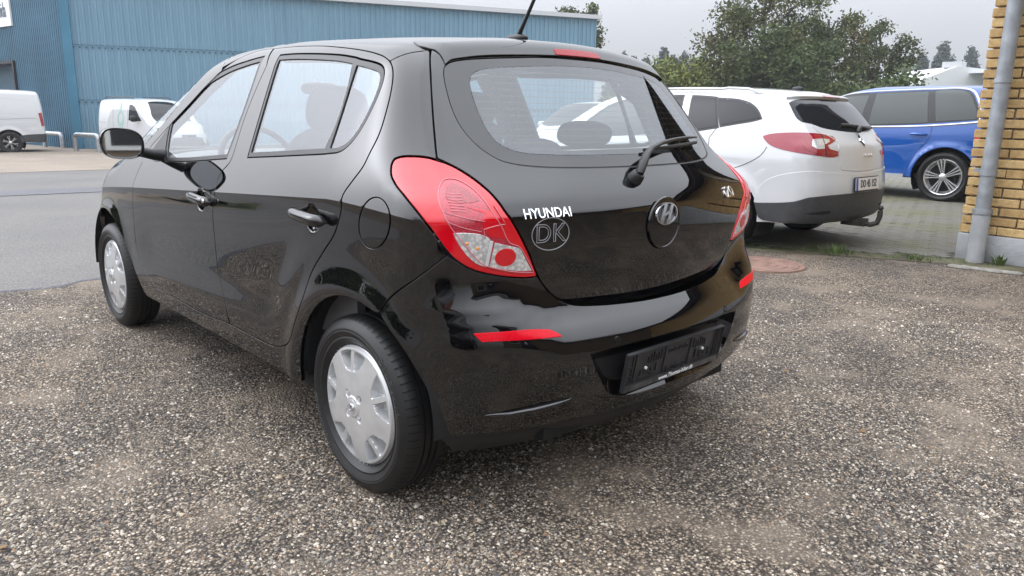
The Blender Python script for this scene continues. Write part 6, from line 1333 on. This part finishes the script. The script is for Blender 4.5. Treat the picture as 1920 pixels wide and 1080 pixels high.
for k, (px, D, w_, h) in enumerate(((1215,44,3.8,4.3),(1262,43,4.0,4.5),(1310,42,4.0,4.7),(1355,41,3.4,3.6),(1405,41,3.6,3.3),(1460,40,3.6,3.2),(1505,40,3.4,3.0),(1175,46,3.2,3.4),(1590,42,3.2,2.8))):
    bush('hedge_bush', ['yellowish hedge bush at the left end near the roof spoiler','yellowish hedge bush, second from the left','broad hedge bush left of the tallest tree','hedge bush under the left side of the tallest tree','hedge bush under the tallest tree','hedge bush under the thin brown tree','hedge bush right of the thin brown tree','hedge bush mostly hidden by the black car roof','low hedge bush behind the rounded green bush'][k], at(px, D), w_, h, LY if k < 4 or k == 7 else LG, 30+k, 5000, 'hedge behind the parked cars', .12)
def conifer(label, pos, h, rad, seed):
    random.seed(seed); r_ = np.random.default_rng(seed); t = thing('conifer_tree', label, 'tree', pos, 0, 'far conifers'); MB().tube([(0,0,0),(0,0,h)], [h*.018, .02], 6).build('trunk', M_BARK, t, auto=None); C = []
    for k in range(26):
        f = .12+.86*k/26; rr = rad*(1-f)**.8*random.uniform(.7,1.15)+.08
        for q in range(9): a = r_.uniform(0, 6.283); s_ = r_.uniform(.25,1); C.append((rr*s_*math.cos(a), rr*s_*math.sin(a), h*f-.16*rr*s_))
    C.append((0,0,h*.99)); V, Fq = leaves(C, 22, h*.022, h*.022, seed, .6); fast_mesh('crown', V, Fq, LC, t)
con = [(1672,112,10.6,2.3),(1706,115,12.4,2.6),(1722,118,10.8,2.4),(1757,113,11.6,2.5),(1802,116,11.2,2.4),(1822,120,9.6,2.2),(1782,122,8.6,2.6),(1845,118,9.8,2.4),(1648,120,9.4,2.4)]
for k, (px, D, h, rd) in enumerate(con): conifer(['far conifer, leftmost of those above the white hall','far conifer with the tallest tip left of the roof vent','far conifer close right of the tallest one','far conifer standing over the roof vent','far conifer, the peaked one nearest the brick wall','low far conifer beside the brick wall edge','short far conifer between the two peaked ones','far conifer half hidden by the brick wall','far conifer at the right foot of the slender tree'][k], at(px, D), h, rd, 50+k)
conl = [(1128,105,9.2,1.9),(1148,104,9.8,2.0),(1166,108,9.6,2.0),(1187,104,9.2,2.1),(1218,106,10.6,1.7),(1236,108,9.8,1.9),(1254,104,9.9,1.8),(1272,107,9.5,1.9),(1288,104,9.9,1.7)]
for k, (px, D, h, rd) in enumerate(conl): conifer('far conifer, %s in the row right of the blue hall' % ['first','second','third','fourth','fifth','sixth','seventh','eighth','ninth'][k], at(px, D), h*.96, rd, 70+k)
tree('deciduous_tree', 'tree peeping over the right end of the blue hall roof', at(1070,40), 7.7, 1.25, LB, 15, .3, .6, 7)
# reflected surroundings across the road
for k in range(9):
    x = -6+k*5.2; bush('roadside_bush', '%s dark bush from the house across the road, seen only as a reflection' % ['first','second','third','fourth','fifth','sixth','seventh','eighth','ninth'][k], (x, 19+2*math.sin(k*2.3), gz(x)), 5.0, 3.4+1.2*math.sin(k*1.7), LG, 90+k, 2600, 'bushes across the road', .22)
for k, (x, y, h_) in enumerate(((23.5,9.2,3.6),(21.0,11.6,4.4),(17.5,13.4,3.4))):
    tree('roadside_tree', ['leafy tree across the road outside the picture, nearest the hall, seen as a reflection','taller leafy tree across the road outside the picture, seen as a reflection','leafy tree across the road farthest from the hall, seen as a reflection'][k], (x, y, gz(x)), h_, 1.9, LG, 120+k, .10, 1.0, 9, .2, 'trees across the road')
rh = thing('red_roof_house', 'red roofed house across the road, seen only as a reflection', 'building', (-9,15,0)); MB().box((0,0,1.3), (7,5,2.6)).build('wall', vary('house_wall', (.3,.26,.22), .1, 2, .8), rh, auto=None); MB().add([(-3.8,-2.9,2.6),(3.8,-2.9,2.6),(3.8,2.9,2.6),(-3.8,2.9,2.6),(-3.8,0,5),(3.8,0,5)], [(0,1,5,4),(2,3,4,5),(1,2,5),(3,0,4),(0,3,2,1)]).build('roof', vary('red_tiles', (.16,.04,.03), .2, 3, .8), rh, auto=None)
# ---- far white hall
wh = thing('white_hall', 'low white hall with a flat gable and roof vent in the distance', 'building', at(1760,70)); hR2 = hR
M2 = Matrix((hR, -hF, Vector((0,0,1)))).transposed()
V = [(-4.2,0,0),(5.5,0,0),(5.5,0,5.0),(1.0,0,5.9),(-1.2,0,6.1),(-4.2,0,4.9),(-4.2,-14,0),(5.5,-14,0),(5.5,-14,5.0),(1.0,-14,5.9),(-1.2,-14,6.1),(-4.2,-14,4.9)]; V = [tuple(M2 @ Vector(v)) for v in V]
mesh_obj('wall', V, [(0,1,2,3,4,5),(0,5,11,6),(1,7,8,2)], mat('hall_white', (.62,.63,.64), .7), wh); mesh_obj('roof', V, [(5,4,10,11),(4,3,9,10),(3,2,8,9)], mat('hall_roof', (.55,.56,.58), .7), wh)
MB().box(tuple(M2 @ Vector((-1.0,-1.0,6.25))), (1.6,1.2,.5)).build('roof_vent', mat('vent_grey', (.5,.51,.52), .6), wh)
wh2 = thing('white_annex', 'long white wall right of the white hall', 'building', at(1835,66)); W2 = [tuple(M2 @ Vector(v)) for v in [(-1.4,0,0),(9,0,0),(9,0,5.2),(-1.4,0,5.4),(-1.4,-8,5.6),(9,-8,5.4)]]; mesh_obj('wall', W2, [(0,1,2,3)], mat('annex_white', (.72,.73,.73), .7), wh2); mesh_obj('roof', W2, [(3,2,5,4)], MATS['hall_roof'], wh2)
# ================================================================ damp autumn air
hz = MB().box((30,-45,6.6), (260,300,16.4)).build('haze', None, None, auto=None); hz['kind'] = 'stuff'; tag(hz, 'thin pale autumn haze over the whole place', 'haze')
hm = bpy.data.materials.new('haze'); hm.use_nodes = True; ht = hm.node_tree; ht.nodes.clear(); ho = ht.nodes.new('ShaderNodeOutputMaterial'); hv = ht.nodes.new('ShaderNodeVolumePrincipled')
hv.inputs['Color'].default_value = (.93,.96,1,1); hv.inputs['Density'].default_value = .0010; hv.inputs['Anisotropy'].default_value = .2; ht.links.new(hv.outputs[0], ho.inputs['Volume']); hz.data.materials.append(hm)
# ================================================================ keep the tree of parts to three levels
def depth(o):
    d = 0
    while o.parent: o = o.parent; d += 1
    return d
for o in sorted(list(COL.objects), key=depth):
    while depth(o) > 2:
        p = o.parent; M_ = p.matrix_basis @ o.matrix_basis; o.parent = p.parent; o.matrix_basis = M_
for o in COL.objects:
    if o.parent and 'category' in o: del o['category']
